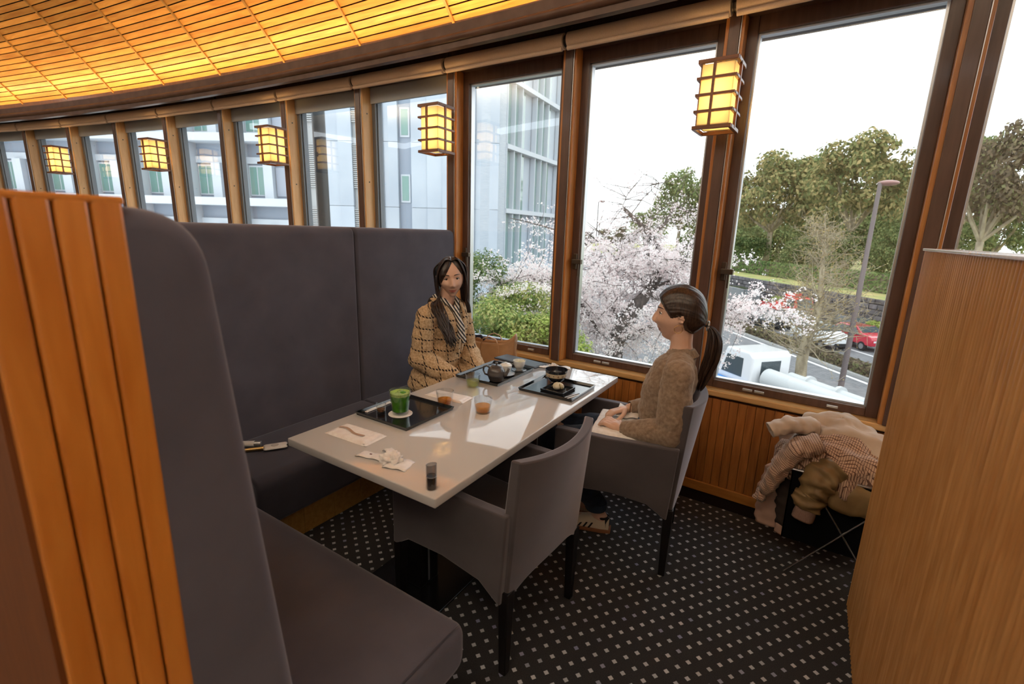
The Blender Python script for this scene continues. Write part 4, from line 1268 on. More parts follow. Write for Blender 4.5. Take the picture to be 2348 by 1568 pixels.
def hand(m, W_, dirn, palm_n, curl, L=.165, side=1, spread=.12):
    """palm with four fingers and a thumb; W_ wrist, dirn finger direction, palm_n palm normal (towards what is held)"""
    W_ = Vector(W_); d = Vector(dirn).normalized(); n = Vector(palm_n); n = (n - d * n.dot(d)).normalized(); s = n.cross(d) * side
    kn = W_ + d * .080
    cap(m, W_, .023, W_ + d * .03, .028, 14, (n, .62))
    for q in (-.024, -.008, .008, .024): cap(m, W_ + d * .022 + s * q * .8, .0125, kn + s * q, .0105, 10)
    for i, (q, ln) in enumerate(((.0285, .060), (.0095, .070), (-.0095, .066), (-.0275, .052))):
        p = kn + s * q; dd = (d + s * q * spread * 20 * .05).normalized(); seg = ln / 2.4
        a = curl[i] if hasattr(curl, '__len__') else curl
        pts = [p]; rr = [.0098, .0090, .0082, .0072]; ang = 0
        for k in range(3):
            ang += a * (.8 if k == 0 else 1.0)
            v = dd * cos(ang) + n * sin(ang); pts.append(pts[-1] + v * seg * (1.05, .85, .7)[k])
        for k in range(3): cap(m, pts[k], rr[k], pts[k + 1], rr[k + 1], 10)
    t0 = W_ + d * .022 + s * .026; t1 = t0 + (d * .55 + s * .65 + n * .35).normalized() * .036; t2 = t1 + (d * .85 + s * .12 + n * .45).normalized() * .028; t3 = t2 + (d * .9 - s * .1 + n * .4).normalized() * .022
    cap(m, t0, .013, t1, .011, 10); cap(m, t1, .0108, t2, .0098, 10); cap(m, t2, .0095, t3, .0078, 10)

def strands(name, paths, rad, mat, parent, n=5):
    m = MB()
    for P, r in zip(paths, rad):
        k = len(P); m.tube(P, [r * (.55 + .45 * sin(pi * min(1, (i + .6) / (k - 1) * .8))) * (1 if i < k - 1 else .35) for i in range(k)], n)
    return m.build(name, mat, parent, smooth=True, shift=False)
def bez(P, n):
    """Catmull-Rom through control points"""
    P = [Vector(p) for p in P]; Q = [P[0]] + P + [P[-1]]; out = []
    segs = len(P) - 1
    for i in range(segs):
        a, b, c, d = Q[i:i + 4]
        for j in range(n):
            t = j / n; out.append(.5 * ((2 * b) + (c - a) * t + (2 * a - 5 * b + 4 * c - d) * t * t + (3 * b - a - 3 * c + d) * t ** 3))
    out.append(P[-1]); return out
def wool(p, nn, amp=.0025, s=55):
    return amp * fbm(p, s, 2)

# ------------------------------------------------------------------ woman in the taupe sweater, on the far chair
RR = radians(191)
wr = thing('person', 'woman with ponytail in a taupe sweater and jeans seated on the chair', 'person', (-.47, 2.185, 0), RR, 'people at the table')
HM = Matrix.Translation((.022, 0, 1.154)) @ Matrix.Rotation(radians(-4), 4, 'Y') @ Matrix.Rotation(radians(4), 4, 'Z')
b = MB()
head_mesh(b, HM, .55); ears(b, HM)
chain(b, [(.002, 0, 1.10, .050), (-.004, 0, 1.03, .047), (-.006, 0, .97, .054)])
# trunk
chain(b, [(-.006, 0, .95, .06), (.012, 0, .84, .098), (.035, 0, .72, .088), (.055, 0, .60, .095), (.065, 0, .535, .10)], ((1, 0, 0), .82))
for s in (-1, 1):
    cap(b, (-.005, s * .06, .93, ), .055, (-.008, s * .150, .925), .050)
    chain(b, [(.065, s * .06, .53, .095), (.20, s * .085, .525, .080), (.40, s * .082, .52, .062), (.545, s * .075, .495, .056)])
LK, RK = (.552, .085, .495), (.552, -.085, .495)
chain(b, [(*LK, .054), (.45, .05, .32, .050), (.310, .0, .10, .036)]); chain(b, [(*RK, .054), (.50, -.10, .32, .050), (.43, -.12, .10, .036)])
cap(b, (.310, .0, .09), .036, (.28, -.002, .055), .032); cap(b, (.29, .0, .05), .03, (.445, .01, .035), .030)
cap(b, (.43, -.12, .09), .036, (.40, -.12, .055), .032); cap(b, (.41, -.12, .05), .03, (.57, -.125, .035), .030)
# arms: left nearest the camera
LS, LE, LW = Vector((-.008, .160, .925)), Vector((-.005, .198, .672)), Vector((.205, .115, .622))
RS_, RE, RW = Vector((-.008, -.165, .925)), Vector((.0, -.200, .668)), Vector((.205, -.085, .655))
for A, B_, C_ in ((LS, LE, LW), (RS_, RE, RW)):
    chain(b, [(*A, .047), (*B_, .038)]); chain(b, [(*B_, .038), (*A.lerp(B_, 1).lerp(C_, .4), .036), (*C_, .0255)])
hand(b, LW + Vector((.012, -.004, 0)), (.80, -.42, .10), (.15, -.35, -.90), (.45, .50, .55, .6), side=1)
hand(b, RW + Vector((.012, .006, 0)), (.78, .50, -.18), (.1, .3, -.9), (.5, .55, .6, .65), side=-1)
HMi = HM.inverted()
def pick_face(lip):
    def f(c):
        p = HMi @ c
        if p.x > .06 and abs(p.y) < .024:
            zl = p.z - .55 * .007 * (abs(p.y) / .025) ** 2
            w = .0125 * (1 - (abs(p.y) / .025) ** 2)
            if abs(zl + .0685) < w: return 1
        return 0
    return f
body = blob('body', b, .0033, 3, [M_skin, M_lips2], wr, None, pick_face(1))
face_details(body, HM, .55, M_lips2)
# jeans
M_denim = vary(pbsdf('dark_denim', (.012, .022, .045), .8, sheen=.1), (.008, .015, .032), (.022, .038, .075), (1, 1, 1), 18, 5, bump=.2, bump_scale=700)
b = MB()
chain(b, [(.050, 0, .685, .094), (.048, 0, .655, .098), (.055, 0, .60, .104), (.065, 0, .535, .107)], ((1, 0, 0), .86))
for s, K, kn_, an in ((1, LK, (.45, .052, .31), (.328, .006, .155)), (-1, RK, (.505, -.102, .31), (.44, -.118, .155))):
    chain(b, [(.065, s * .062, .53, .102), (.20, s * .087, .527, .089), (.40, s * .084, .522, .071), (K[0], K[1], K[2], .064)]); chain(b, [(*K, .064), (*kn_, .060), (*an, .052)])
blob('jeans', b, .005, 6, M_denim, wr, lambda p, n: .004 * fbm((p.x * 1.0, p.y * 1.0, p.z * 2.2), 16, 3))
m = MB(); m.tube([(.145, .02, .65), (.14, .06, .645)], .008, 8); m.build('belt_loop', M_denim, wr, smooth=True, shift=False)
# frayed ankle hems
for (x, y) in ((.322, .004), (.437, -.118)):
    m = MB(); m.lathe([(.0525, .118), (.056, .125), (.055, .160), (.050, .160), (.050, .118)], x, y, 0, 28, False, False); m.build('hem', pbsdf('frayed_denim', (.03, .05, .09), .9), wr, smooth=True, angle=50, shift=False)
# sweater
M_knit = pbsdf('taupe_knit', (.27, .19, .135), .95, spec=.1, sheen=.5, sheen_tint=(.9, .8, .7))
vary(M_knit, (.22, .150, .105), (.33, .240, .175), (1, 1, 1), 60, 4, bump=.35, bump_scale=420)
b = MB()
chain(b, [(-.008, 0, .955, .076), (.016, 0, .865, .124), (.038, 0, .79, .128), (.050, 0, .72, .120), (.052, 0, .695, .112)], ((1, 0, 0), .88))
for s in (-1, 1): cap(b, (.062, s * .055, .835), .066, (.058, s * .05, .79), .064); cap(b, (-.010, s * .05, .945), .062, (-.012, s * .145, .922), .060)
for A, B_, C_ in ((LS, LE, LW), (RS_, RE, RW)):
    chain(b, [(*A, .066), (*A.lerp(B_, .5), .070), (*B_, .062)]); chain(b, [(*B_, .062), (*B_.lerp(C_, .45), .058), (*B_.lerp(C_, .85), .043)])
cap(b, (.055, 0, .705), .116, (.055, 0, .692), .113, sq=((1, 0, 0), .9))
def knit_wrinkle(p, n):
    return .0045 * fbm((p.x, p.y, p.z * 1.6), 14, 3) + .0016 * fbm(p, 90, 2)
swt = blob('sweater', b, .005, 7, M_knit, wr, knit_wrinkle)
def ribbed(name, path, rad, nr, amp, mat, parent):
    P = bez(path, 6); m = MB(); up = None; n = nr * 4
    for i, p in enumerate(P):
        a_, c_ = P[max(0, i - 1)], P[min(len(P) - 1, i + 1)]; t = (c_ - a_).normalized()
        e1 = t.cross(Vector((0, 0, 1)) if abs(t.z) < .9 else Vector((1, 0, 0))).normalized(); e2 = e1.cross(t); r = rad[0] + (rad[1] - rad[0]) * i / (len(P) - 1)
        for k in range(n):
            an = 2 * pi * k / n; q = r * (1 + amp * cos(an * nr)); m.v.append(tuple(p + (e1 * cos(an) + e2 * sin(an)) * q))
    for j in range(len(P) - 1):
        for k in range(n):
            q = (k + 1) % n; m._face((j * n + k, (j + 1) * n + k, (j + 1) * n + q, j * n + q))
    return m.build(name, mat, parent, smooth=True, shift=False, solid=.003)
for A, B_, C_ in ((LS, LE, LW), (RS_, RE, RW)):
    ribbed('cuff', [B_.lerp(C_, .80), B_.lerp(C_, .90), B_.lerp(C_, 1.0)], (.041, .034), 26, .035, M_knit, wr)
ribbed('collar', [(-.010, 0, .968), (-.007, 0, .984), (-.004, 0, .998)], (.074, .057), 40, .025, M_knit, wr)
# sneakers with three dark stripes
M_upper = pbsdf('cream_leather_upper', (.66, .55, .42), .5); M_gum = pbsdf('gum_sole', (.30, .12, .055), .6); M_dark = pbsdf('black_suede', (.012, .011, .012), .8)
def sneaker(parent, heel, yaw):
    r = thing('sneaker', None, None, heel, yaw); r.parent = parent
    secs = [(-.01, .026, .060), (.03, .033, .078), (.07, .034, .074), (.11, .036, .060), (.15, .040, .050), (.19, .041, .043), (.225, .034, .036), (.245, .016, .028)]
    m = MB(); n = 20
    for (x, w, h) in secs:
        for k in range(n):
            a = 2 * pi * k / n; cy, cz = cos(a), sin(a)
            m.v.append((x, w * (abs(cy) ** .8) * (1 if cy > 0 else -1), .016 + h * (max(0, (cz + .3) / 1.3) ** .75)))
    for j in range(len(secs) - 1):
        for k in range(n):
            q = (k + 1) % n; m._face((j * n + k, (j + 1) * n + k, (j + 1) * n + q, j * n + q))
    m._face(tuple(range(n))); m._face(tuple(range((len(secs) - 1) * n, len(secs) * n))[::-1])
    up = m.build('upper', M_upper, r, smooth=True, angle=60, shift=False)
    m = MB(); L_ = [(x, w + .004) for x, w, h in secs]; L_[0] = (-.02, .026); L_[-1] = (.253, .018)
    pl_ = [(x, w) for x, w in L_] + [(x, -w) for x, w in L_[::-1]]; m.poly_prism([(x, y, .001) for x, y in pl_], (0, 0, .021)); m.build('sole', M_gum, r, bevel=.004, shift=False)
    for s in (-1, 1):
        for i in range(3):
            x0 = .085 + i * .026
            m = MB(); m.grid(lambda u, v: Vector((x0 + .010 * v - .022 * u, s * ((.0385 + .0008) * (1 - .30 * u ** 2) + .0005), .024 + .034 * u)), 6, 2); m.build('stripe', M_dark, up, solid=.002, shift=False)
    m = MB(); m.grid(lambda u, v: Vector((-.012 + .004 * v + .012 * abs(2 * u - 1) ** 2 * 1.5, (u - .5) * .056, .035 + .048 * v)), 10, 4); m.build('heel_tab', M_dark, r, smooth=True, solid=.003, shift=False)
    m = MB(); m.lathe([(.030, .074), (.032, .084), (.027, .086), (.027, .074)], .028, 0, 0, 24, False, False); m.build('ankle_collar', M_dark, r, smooth=True, shift=False)
    for i in range(4):
        m = MB(); x = .095 + i * .018; m.tube([(x, -.020, .066 - i * .006), (x, 0, .075 - i * .006), (x, .020, .066 - i * .006)], .003, 6); m.build('lace', M_white, up, smooth=True, shift=False)
    return r
sneaker(wr, (.258, .0, 0), radians(4)); sneaker(wr, (.385, -.122, 0), radians(-4))
# hair pulled into a ponytail
def hairline_r(p):
    x = p.x
    T = [(-.12, -.088), (-.09, -.088), (-.06, -.078), (-.035, -.050), (-.018, -.012), (.0, .008), (.018, .000), (.032, -.004), (.048, .012), (.066, .036), (.082, .052), (.12, .060)]
    for (a, za), (c, zc_) in zip(T, T[1:]):
        if a <= x <= c: return za + (zc_ - za) * (x - a) / (c - a)
    return T[-1][1]
def hair_cap(name, M, mat, parent, line, thick, groove, nu=170, nv=110):
    m = MB(); idx = {}; pts = []
    for j in range(nv + 1):
        t = pi * j / nv
        for i in range(nu):
            a = 2 * pi * i / nu; d = Vector((sin(t) * cos(a), sin(t) * sin(a), cos(t))); p = head_point(d)
            e = p.z - line(p); th = thick(p, e)
            pts.append((p + d * th * sstep(-.004, .022, e) + d * groove(p), e))
    for j in range(nv):
        for i in range(nu):
            k = (i + 1) % nu; q = (j * nu + i, (j + 1) * nu + i, (j + 1) * nu + k, j * nu + k)
            if sum(1 for w in q if pts[w][1] > -.002) >= 3:
                f = []
                for w in q:
                    if w not in idx: idx[w] = len(m.v); m.v.append(tuple(M @ pts[w][0]))
                    f.append(idx[w])
                m._face(tuple(f))
    o = m.build(name, mat, parent, smooth=True, shift=False)
    o.modifiers.new('solid', 'SOLIDIFY').thickness = .004
    return o
hair = hair_cap('hair', HM, M_hair, wr, hairline_r, lambda p, e: .019 + .008 * sstep(.03, .10, p.z), lambda p: .0022 * fbm((atan2(p.y, p.z + .03) * 9, p.x * 4, 0), 1, 3))
rng = random.Random(2); paths = []; rads = []
tie = Vector((-.118, 0, -.026))
for i in range(110):
    a = rng.uniform(0, 2 * pi); q = sqrt(rng.random()); o1 = Vector((cos(a) * .016 * q, sin(a) * .016 * q, 0)); o2 = Vector((cos(a) * .030 * q, sin(a) * .034 * q, 0)); ln = rng.uniform(.85, 1.0)
    P = [tie + o1 * .5, tie + Vector((-.028, 0, -.010)) + o1, tie + Vector((-.050, 0, -.06)) + o2, tie + Vector((-.052, .004, -.14)) + o2 * 1.05, tie + Vector((-.040, .006, -.22 * ln)) + o2 * .85, tie + Vector((-.026, .006, -.30 * ln)) + o2 * .45]
    paths.append([HM @ p for p in bez(P, 4)]); rads.append(rng.uniform(.003, .0052))
strands('ponytail', paths, rads, M_hair, wr)
paths = []; rads = []
for i in range(60):   # hair drawn back to the tie
    s = rng.choice((-1, 1)); ph = rng.uniform(.1, 1.5); st_ = Vector((-.02 + rng.uniform(-.03, .04), s * .078 * sin(ph), .10 * cos(ph)))
    d = head_point(st_.normalized()) + st_.normalized() * .016
    mid = head_point((st_.normalized() + Vector((-.9, 0, -.15))).normalized()) * 1.0 + (st_.normalized() + Vector((-.9, 0, -.15))).normalized() * .016
    paths.append([HM @ p for p in bez([d, mid, tie + Vector((0, s * .008, 0))], 5)]); rads.append(.0028)
strands('drawn_back_strands', paths, rads, M_hair, wr)
m = MB(); tr_ = []
for i in range(17):
    a = 2 * pi * i / 16; tr_.append(HM @ (tie + Vector((-.012, cos(a) * .019, sin(a) * .019))))
m.tube(tr_, .005, 8); m.build('hair_tie', pbsdf('silver_hair_tie', (.35, .34, .33), .3, metal=.6), wr, smooth=True, shift=False)
for s in (-1, 1):
    m = MB(); c = Vector((-.006, s * .083, -.046)); m.tube([HM @ (c + Vector((sin(2 * pi * i / 20) * .017, 0, cos(2 * pi * i / 20) * .017))) for i in range(21)], .0014, 6); m.build('hoop_earring', pbsdf('gold', (.80, .50, .18), .2, metal=1), wr, smooth=True, shift=False)
m = MB(); m.tube([RW + Vector((.0, cos(2 * pi * i / 16) * .027, sin(2 * pi * i / 16) * .024)) - Vector((.004, 0, 0)) for i in range(17)], .0035, 6); m.build('bracelet', pbsdf('brown_leather_band', (.20, .10, .05), .5), wr, smooth=True, shift=False)
# white cloth over her lap
lc = thing('lap_cloth', 'white paper cloth lying over the lap of the woman in the sweater', 'cloth', (-.47, 2.185, .5), RR)
def lap(u, v):
    x = .13 + .22 * u; y = -.17 + .40 * v
    dip = 0
    for s in (-1, 1): dip = max(dip, G2(y - s * .086, .075))
    z = .122 + .006 * (dip - .5) - .05 * max(0, abs(y) - .155) / .08  + .006 * fbm((x * 14, y * 14, 0), 1, 3) - .02 * u
    return Vector((x, y, z))
m = MB(); m.grid(lap, 40, 44); m.build('cloth', M_tissue, lc, smooth=True, solid=.0015, shift=False)
m = MB(); m.grid(lambda u, v: lap(.1 + .5 * u, .08 + .30 * v) + Vector((0, 0, .014 + .03 * u * (1 - v) + .004 * sin(u * 7))), 16, 12); m.build('folded_corner', M_tissue, lc, smooth=True, solid=.0015, shift=False)

# ------------------------------------------------------------------ woman in the checked coat, on the long bench
RL = radians(-6)
wl = thing('person', 'long-haired woman in a tan checked coat sitting on the long bench', 'person', (-1.952, 2.245, 0), RL, 'people at the table')
lr = Matrix.Rotation(RL, 3, 'Z').inverted()
def LL(x, y, z): return lr @ (Vector((x, y, z)) - Vector((-1.952, 2.245, 0)))
hc = LL(-1.845, 2.232, 1.218)
HL = Matrix.Translation(hc) @ Matrix.Rotation(radians(-41), 4, 'Z') @ Matrix.Rotation(radians(4), 4, 'Y') @ Matrix.Rotation(radians(5), 4, 'X')
b = MB()

hc.y = 0; HL.translation = hc; HLi = HL.inverted()
nb_ = hc + Vector((-.050, 0, -.168))
chain(b, [(*(hc + Vector((-.02, 0, -.06))), .050), (*(hc + Vector((-.035, 0, -.13))), .046), (*nb_, .055)])
chain(b, [(*nb_, .06), (.055, 0, .88, .10), (.02, 0, .74, .09), (-.01, 0, .60, .10), (-.03, 0, .535, .105)], ((1, 0, 0), .82))
head_mesh(b, HL, 1.0); ears(b, HL)
shl = nb_.z - .035
for s in (-1, 1):
    cap(b, (nb_.x, s * .05, shl + .01), .052, (nb_.x - .006, s * .130, shl - .01), .048)
    chain(b, [(-.03, s * .065, .53, .098), (.16, s * .09, .525, .080), (.42, s * .085, .515, .060), (.50, s * .08, .49, .056)]); chain(b, [(.50, s * .08, .49, .054), (.48, s * .08, .30, .048), (.46, s * .08, .09, .036)])
    cap(b, (.46, s * .08, .085), .036, (.44, s * .08, .05), .032); cap(b, (.45, s * .08, .045), .03, (.60, s * .085, .035), .028)
arms = []
for s in (-1, 1):
    A = Vector((nb_.x - .008, s * .145, shl - .015)); B_ = Vector((.03, s * .185, .73)) if s < 0 else Vector((.07, s * .18, .74)); C_ = Vector((.235, s * .075, .632)) if s < 0 else Vector((.255, s * .095, .640))
    arms.append((A, B_, C_)); chain(b, [(*A, .047), (*B_, .038)]); chain(b, [(*B_, .038), (*C_, .026)])
    hand(b, C_ + Vector((.012, 0, 0)), (.85, -s * .45, -.10), (.1, -s * .3, -.9), .5, side=-s if s < 0 else -1)
def pick_l(c):
    p = HLi @ c
    if p.x > .06 and abs(p.y) < .026:
        zl = p.z - .010 * (abs(p.y) / .025) ** 2
        if abs(zl + .0685) < .0085 * (1 - (abs(p.y) / .025) ** 2): return 1
    return 0
bodyl = blob('body', b, .0033, 3, [M_skin, M_lips], wl, None, pick_l)
face_details(bodyl, HL, 1.0, M_lips)
b = MB(); chain(b, [(-.03, 0, .60, .108), (-.035, 0, .535, .113)], ((1, 0, 0), .86))
for s in (-1, 1):
    chain(b, [(-.03, s * .065, .53, .105), (.16, s * .09, .525, .088), (.42, s * .085, .515, .068), (.50, s * .08, .49, .063)]); chain(b, [(.50, s * .08, .49, .062), (.48, s * .08, .30, .058), (.465, s * .08, .13, .052)])
blob('trousers', b, .006, 6, pbsdf('black_trousers', (.012, .012, .014), .85), wl)
for s in (-1, 1):
    r_ = thing('shoe', None, None, (.425, s * .08, 0), 0); r_.parent = wl
    m = MB(); chain(m, [(.0, 0, .045, .034), (.06, 0, .050, .038), (.14, 0, .038, .036), (.20, 0, .030, .026)]); m.v = [(x, y, max(.006, z)) for x, y, z in m.v]; m.build('upper', M_dark, r_, smooth=True, shift=False)
    m = MB(); m.rbox(-.035, .225, -.036, .036, 0, .014, .006, 2); m.build('sole', M_gum, r_, shift=False)
# coat with window-pane check
def coatmat():
    m = pbsdf('checked_boucle', (.48, .30, .15), .95, spec=.1, sheen=.35, sheen_tint=(.9, .75, .55)); nt, N, L = nodes_of(m); bs = N['Principled BSDF']
    tc = add(N, 'ShaderNodeTexCoord'); nz = add(N, 'ShaderNodeTexNoise'); nz.inputs['Scale'].default_value = 90; nz.inputs['Detail'].default_value = 3; L.new(tc.outputs['Object'], nz.inputs['Vector'])
    rp = add(N, 'ShaderNodeValToRGB'); rp.color_ramp.elements[0].position = .35; rp.color_ramp.elements[1].position = .65; rp.color_ramp.elements[0].color = (.48, .31, .17, 1); rp.color_ramp.elements[1].color = (.72, .53, .34, 1); L.new(nz.outputs['Fac'], rp.inputs['Fac'])
    n2 = add(N, 'ShaderNodeTexNoise'); n2.inputs['Scale'].default_value = 7; L.new(tc.outputs['Object'], n2.inputs['Vector'])
    wob = add(N, 'ShaderNodeVectorMath', operation='SCALE'); wob.inputs['Scale'].default_value = .035; L.new(n2.outputs['Color'], wob.inputs[0])
    ad = add(N, 'ShaderNodeVectorMath', operation='ADD'); L.new(tc.outputs['Object'], ad.inputs[0]); L.new(wob.outputs[0], ad.inputs[1])
    def line(nv, pitch, w, off):
        dt = add(N, 'ShaderNodeVectorMath', operation='DOT_PRODUCT'); dt.inputs[1].default_value = nv; L.new(ad.outputs[0], dt.inputs[0])
        mu = add(N, 'ShaderNodeMath', operation='MULTIPLY_ADD'); mu.inputs[1].default_value = 1 / pitch; mu.inputs[2].default_value = off; L.new(dt.outputs['Value'], mu.inputs[0])
        fr = add(N, 'ShaderNodeMath', operation='FRACT'); L.new(mu.outputs[0], fr.inputs[0])
        lt = add(N, 'ShaderNodeMath', operation='LESS_THAN'); lt.inputs[1].default_value = w / pitch; L.new(fr.outputs[0], lt.inputs[0]); return lt.outputs[0]
    a = line((.25, .0, 1.0), .070, .0085, .15); c = line((.60, .95, .12), .085, .0075, .3)
    # dashes along the lines
    wv = add(N, 'ShaderNodeTexWave', wave_type='BANDS', bands_direction='DIAGONAL'); wv.inputs['Scale'].default_value = 26; L.new(tc.outputs['Object'], wv.inputs['Vector'])
    gt = add(N, 'ShaderNodeMath', operation='GREATER_THAN'); gt.inputs[1].default_value = .28; L.new(wv.outputs['Fac'], gt.inputs[0])
    mx_ = add(N, 'ShaderNodeMath', operation='MAXIMUM'); L.new(a, mx_.inputs[0]); L.new(c, mx_.inputs[1])
    mu = add(N, 'ShaderNodeMath', operation='MULTIPLY'); L.new(mx_.outputs[0], mu.inputs[0]); L.new(gt.outputs[0], mu.inputs[1])
    mx = add(N, 'ShaderNodeMix', data_type='RGBA'); L.new(mu.outputs[0], mx.inputs['Factor']); L.new(rp.outputs[0], mx.inputs['A']); mx.inputs['B'].default_value = (.035, .022, .02, 1)
    L.new(mx.outputs['Result'], bs.inputs['Base Color'])
    bp = add(N, 'ShaderNodeBump'); bp.inputs['Strength'].default_value = .6; bp.inputs['Distance'].default_value = .006; L.new(nz.outputs['Fac'], bp.inputs['Height']); L.new(bp.outputs[0], bs.inputs['Normal'])
    return m
M_coat = coatmat()
b = MB()
chain(b, [(nb_.x - .01, 0, nb_.z - .03, .078), (.05, 0, .90, .122), (.03, 0, .76, .128), (.005, 0, .64, .135), (-.01, 0, .55, .145), (.0, 0, .50, .15)], ((1, 0, 0), .86))
for s in (-1, 1):
    cap(b, (nb_.x - .012, s * .05, shl + .005), .066, (nb_.x - .014, s * .125, shl - .018), .062)
    cap(b, (.0, s * .09, .56), .125, (.17, s * .10, .545), .105)
for A, B_, C_ in arms:
    chain(b, [(*A, .060), (*A.lerp(B_, .5), .066), (*B_, .064)]); chain(b, [(*B_, .068), (*B_.lerp(C_, .5), .066), (*B_.lerp(C_, .92), .052)])
coat = blob('coat', b, .006, 6, M_coat, wl, lambda p, n: .009 * fbm((p.x, p.y, p.z * 1.5), 10, 3) + .003 * fbm(p, 60, 2))
for A, B_, C_ in arms:
    d = (C_ - B_).normalized(); q = B_.lerp(C_, .93); m = MB(); m.tube([q, q + d * .02, q + d * .034], [.047, .043, .036], 20, caps=False); m.build('cuff_lining', M_dark, wl, smooth=True, solid=.003, shift=False)
# lapels and dark collar
for s in (-1, 1):
    top = nb_ + Vector((-.045, s * .050, .035)); P0 = [nb_ + Vector((-.03, s * .062, .045)), nb_ + Vector((.045, s * .060, .015)), nb_ + Vector((.105, s * .040, -.06)), Vector((.175, s * .016, .86)), Vector((.172, s * .008, .76))]
    Q = bez(P0, 5); m = MB()
    def lap_(u, v):
        k = u * (len(Q) - 1); i = min(int(k), len(Q) - 2); p = Q[i].lerp(Q[i + 1], k - i); w = .052 * sin(pi * min(1, .18 + .80 * u)) + .006
        return p + Vector((-.020, s * 1.0, -.12)).normalized() * w * v + Vector((.012 * (1 - v), 0, 0))
    m.grid(lap_, 22, 6); m.build('lapel', M_coat, wl, smooth=True, solid=.008, shift=False)
m = MB(); pts = [nb_ + Vector((.075 * cos(a) * .9 - .012, .088 * sin(a), .018 + .012 * cos(a * 2))) for a in [pi * .42 + i * (pi * 1.16) / 12 for i in range(13)]]
m.tube(pts, [.012] + [.021] * 11 + [.012], 10); m.build('collar', pbsdf('dark_brown_collar', (.030, .018, .014), .9), wl, smooth=True, shift=False)
# striped scarf
def stripes(name, a, c, scale):
    m = pbsdf(name, a, .7); nt, N, L = nodes_of(m); tc = add(N, 'ShaderNodeTexCoord'); wv = add(N, 'ShaderNodeTexWave', wave_type='BANDS', bands_direction='DIAGONAL'); wv.inputs['Scale'].default_value = scale; wv.inputs['Distortion'].default_value = .6
    L.new(tc.outputs['Object'], wv.inputs['Vector']); rp = add(N, 'ShaderNodeValToRGB'); rp.color_ramp.interpolation = 'CONSTANT'; rp.color_ramp.elements[1].position = .5; rp.color_ramp.elements[0].color = (*a, 1); rp.color_ramp.elements[1].color = (*c, 1)
    L.new(wv.outputs['Fac'], rp.inputs['Fac']); L.new(rp.outputs[0], N['Principled BSDF'].inputs['Base Color']); return m
M_scarf = stripes('striped_scarf', (.02, .018, .02), (.72, .66, .60), 24)
k_ = nb_ + Vector((.090, 0, -.030))
for nm, P in (('scarf_loop', [nb_ + Vector((-.04, -.052, .055)), nb_ + Vector((.020, -.056, .045)), nb_ + Vector((.065, -.034, .012)), k_]), ('scarf_loop', [nb_ + Vector((-.04, .052, .055)), nb_ + Vector((.020, .056, .045)), nb_ + Vector((.065, .034, .012)), k_]),
              ('scarf_knot', [k_ + Vector((0, 0, .012)), k_ + Vector((.008, 0, -.006)), k_ + Vector((.010, 0, -.022))]), ('scarf_tail', [k_, k_ + Vector((.034, .008, -.06)), k_ + Vector((.052, .012, -.13)), k_ + Vector((.056, .012, -.19))]), ('scarf_tail', [k_, k_ + Vector((.034, -.012, -.05)), k_ + Vector((.050, -.016, -.11)), k_ + Vector((.054, -.02, -.16))])):
    Q = bez(P, 6); m = MB(); m.tube(Q, [.017 + .004 * sin(i * .9) for i in range(len(Q))], 12, flat=.65); m.build(nm, M_scarf, wl, smooth=True, shift=False)
# long hair with a centre parting
def hairline_l(p):
    x = p.x
    if x > .045: return .100 - .085 * (abs(p.y - .012) / .055) ** 1.15
    T = [(-.12, -.10), (-.02, -.09), (.0, -.06), (.012, -.02), (.030, .020), (.055, .045), (.075, .066), (.09, .078), (.12, .084)]
    for (a, za), (c, zc_) in zip(T, T[1:]):
        if a <= x <= c: return za + (zc_ - za) * (x - a) / (c - a)
    return T[-1][1]
hair_cap('hair', HL, M_hairb, wl, hairline_l, lambda p, e: .013, lambda p: .0015 * fbm((p.x * 70, 0, 0), 1, 2) - .004 * G2(p.y - .008, .004) * sstep(.06, .10, p.z))
FA, FB, FC = LL(*at_depth(1003, 705, 2.735)), LL(*at_depth(1022, 750, 2.68)), LL(*at_depth(1040, 795, 2.655))
rng = random.Random(8); paths = []; rads = []
for i in range(420):
    s = -1 if i % 5 < 3 else 1
    f = rng.random()                      # 0 front .. 1 back
    x0 = .062 - .15 * f; jit = lambda a: rng.uniform(-a, a)
    z0 = .125 - .022 * abs(x0) / .09
    P = [Vector((x0, .008 + s * .002, z0)), Vector((x0 - .002, .008 + s * .036, .118 - .10 * x0 * x0 / .01 * .1 - .012 * f))]
    if f < .45:
        P += [Vector((.062 - .11 * f + jit(.004), s * (.066 + .016 * f), .068)), Vector((.046 - .10 * f + jit(.005), s * (.082 + jit(.003)), .015)), Vector((.036 - .10 * f + jit(.006), s * (.087 + jit(.004)), -.05)), Vector((.034 - .08 * f + jit(.008), s * (.084 + jit(.006)), -.115))]
        if s < 0:
            ln = rng.uniform(.75, 1.0)
            P += [HLi @ (FA + Vector((jit(.02), jit(.034), jit(.015)))), HLi @ (FB.lerp(FA, 1 - ln) + Vector((jit(.018), jit(.036), jit(.01)))), HLi @ (FC.lerp(FA, 1 - ln) + Vector((jit(.016), jit(.030), jit(.02))))]
        else:
            P += [Vector((.02 + jit(.01), s * .086 + jit(.01), -.17)), Vector((.012 + jit(.012), s * .092 + jit(.012), -.22))]
    else:
        P += [Vector((.03 - .135 * f + jit(.004), s * (.092 - .055 * (f - .45)), .060)), Vector((.012 - .135 * f + jit(.005), s * (.098 - .07 * (f - .45)), -.01)), Vector((.012 - .13 * f + jit(.006), s * (.096 - .07 * (f - .45)), -.08)), Vector((.004 - .12 * f + jit(.008), s * (.092 - .06 * (f - .45)), -.15)), Vector((-.01 - .11 * f + jit(.01), s * (.090 - .05 * (f - .45)), -.21 - rng.uniform(0, .05)))]
    paths.append([HL @ p for p in bez(P, 4)]); rads.append(rng.uniform(.0030, .0052))
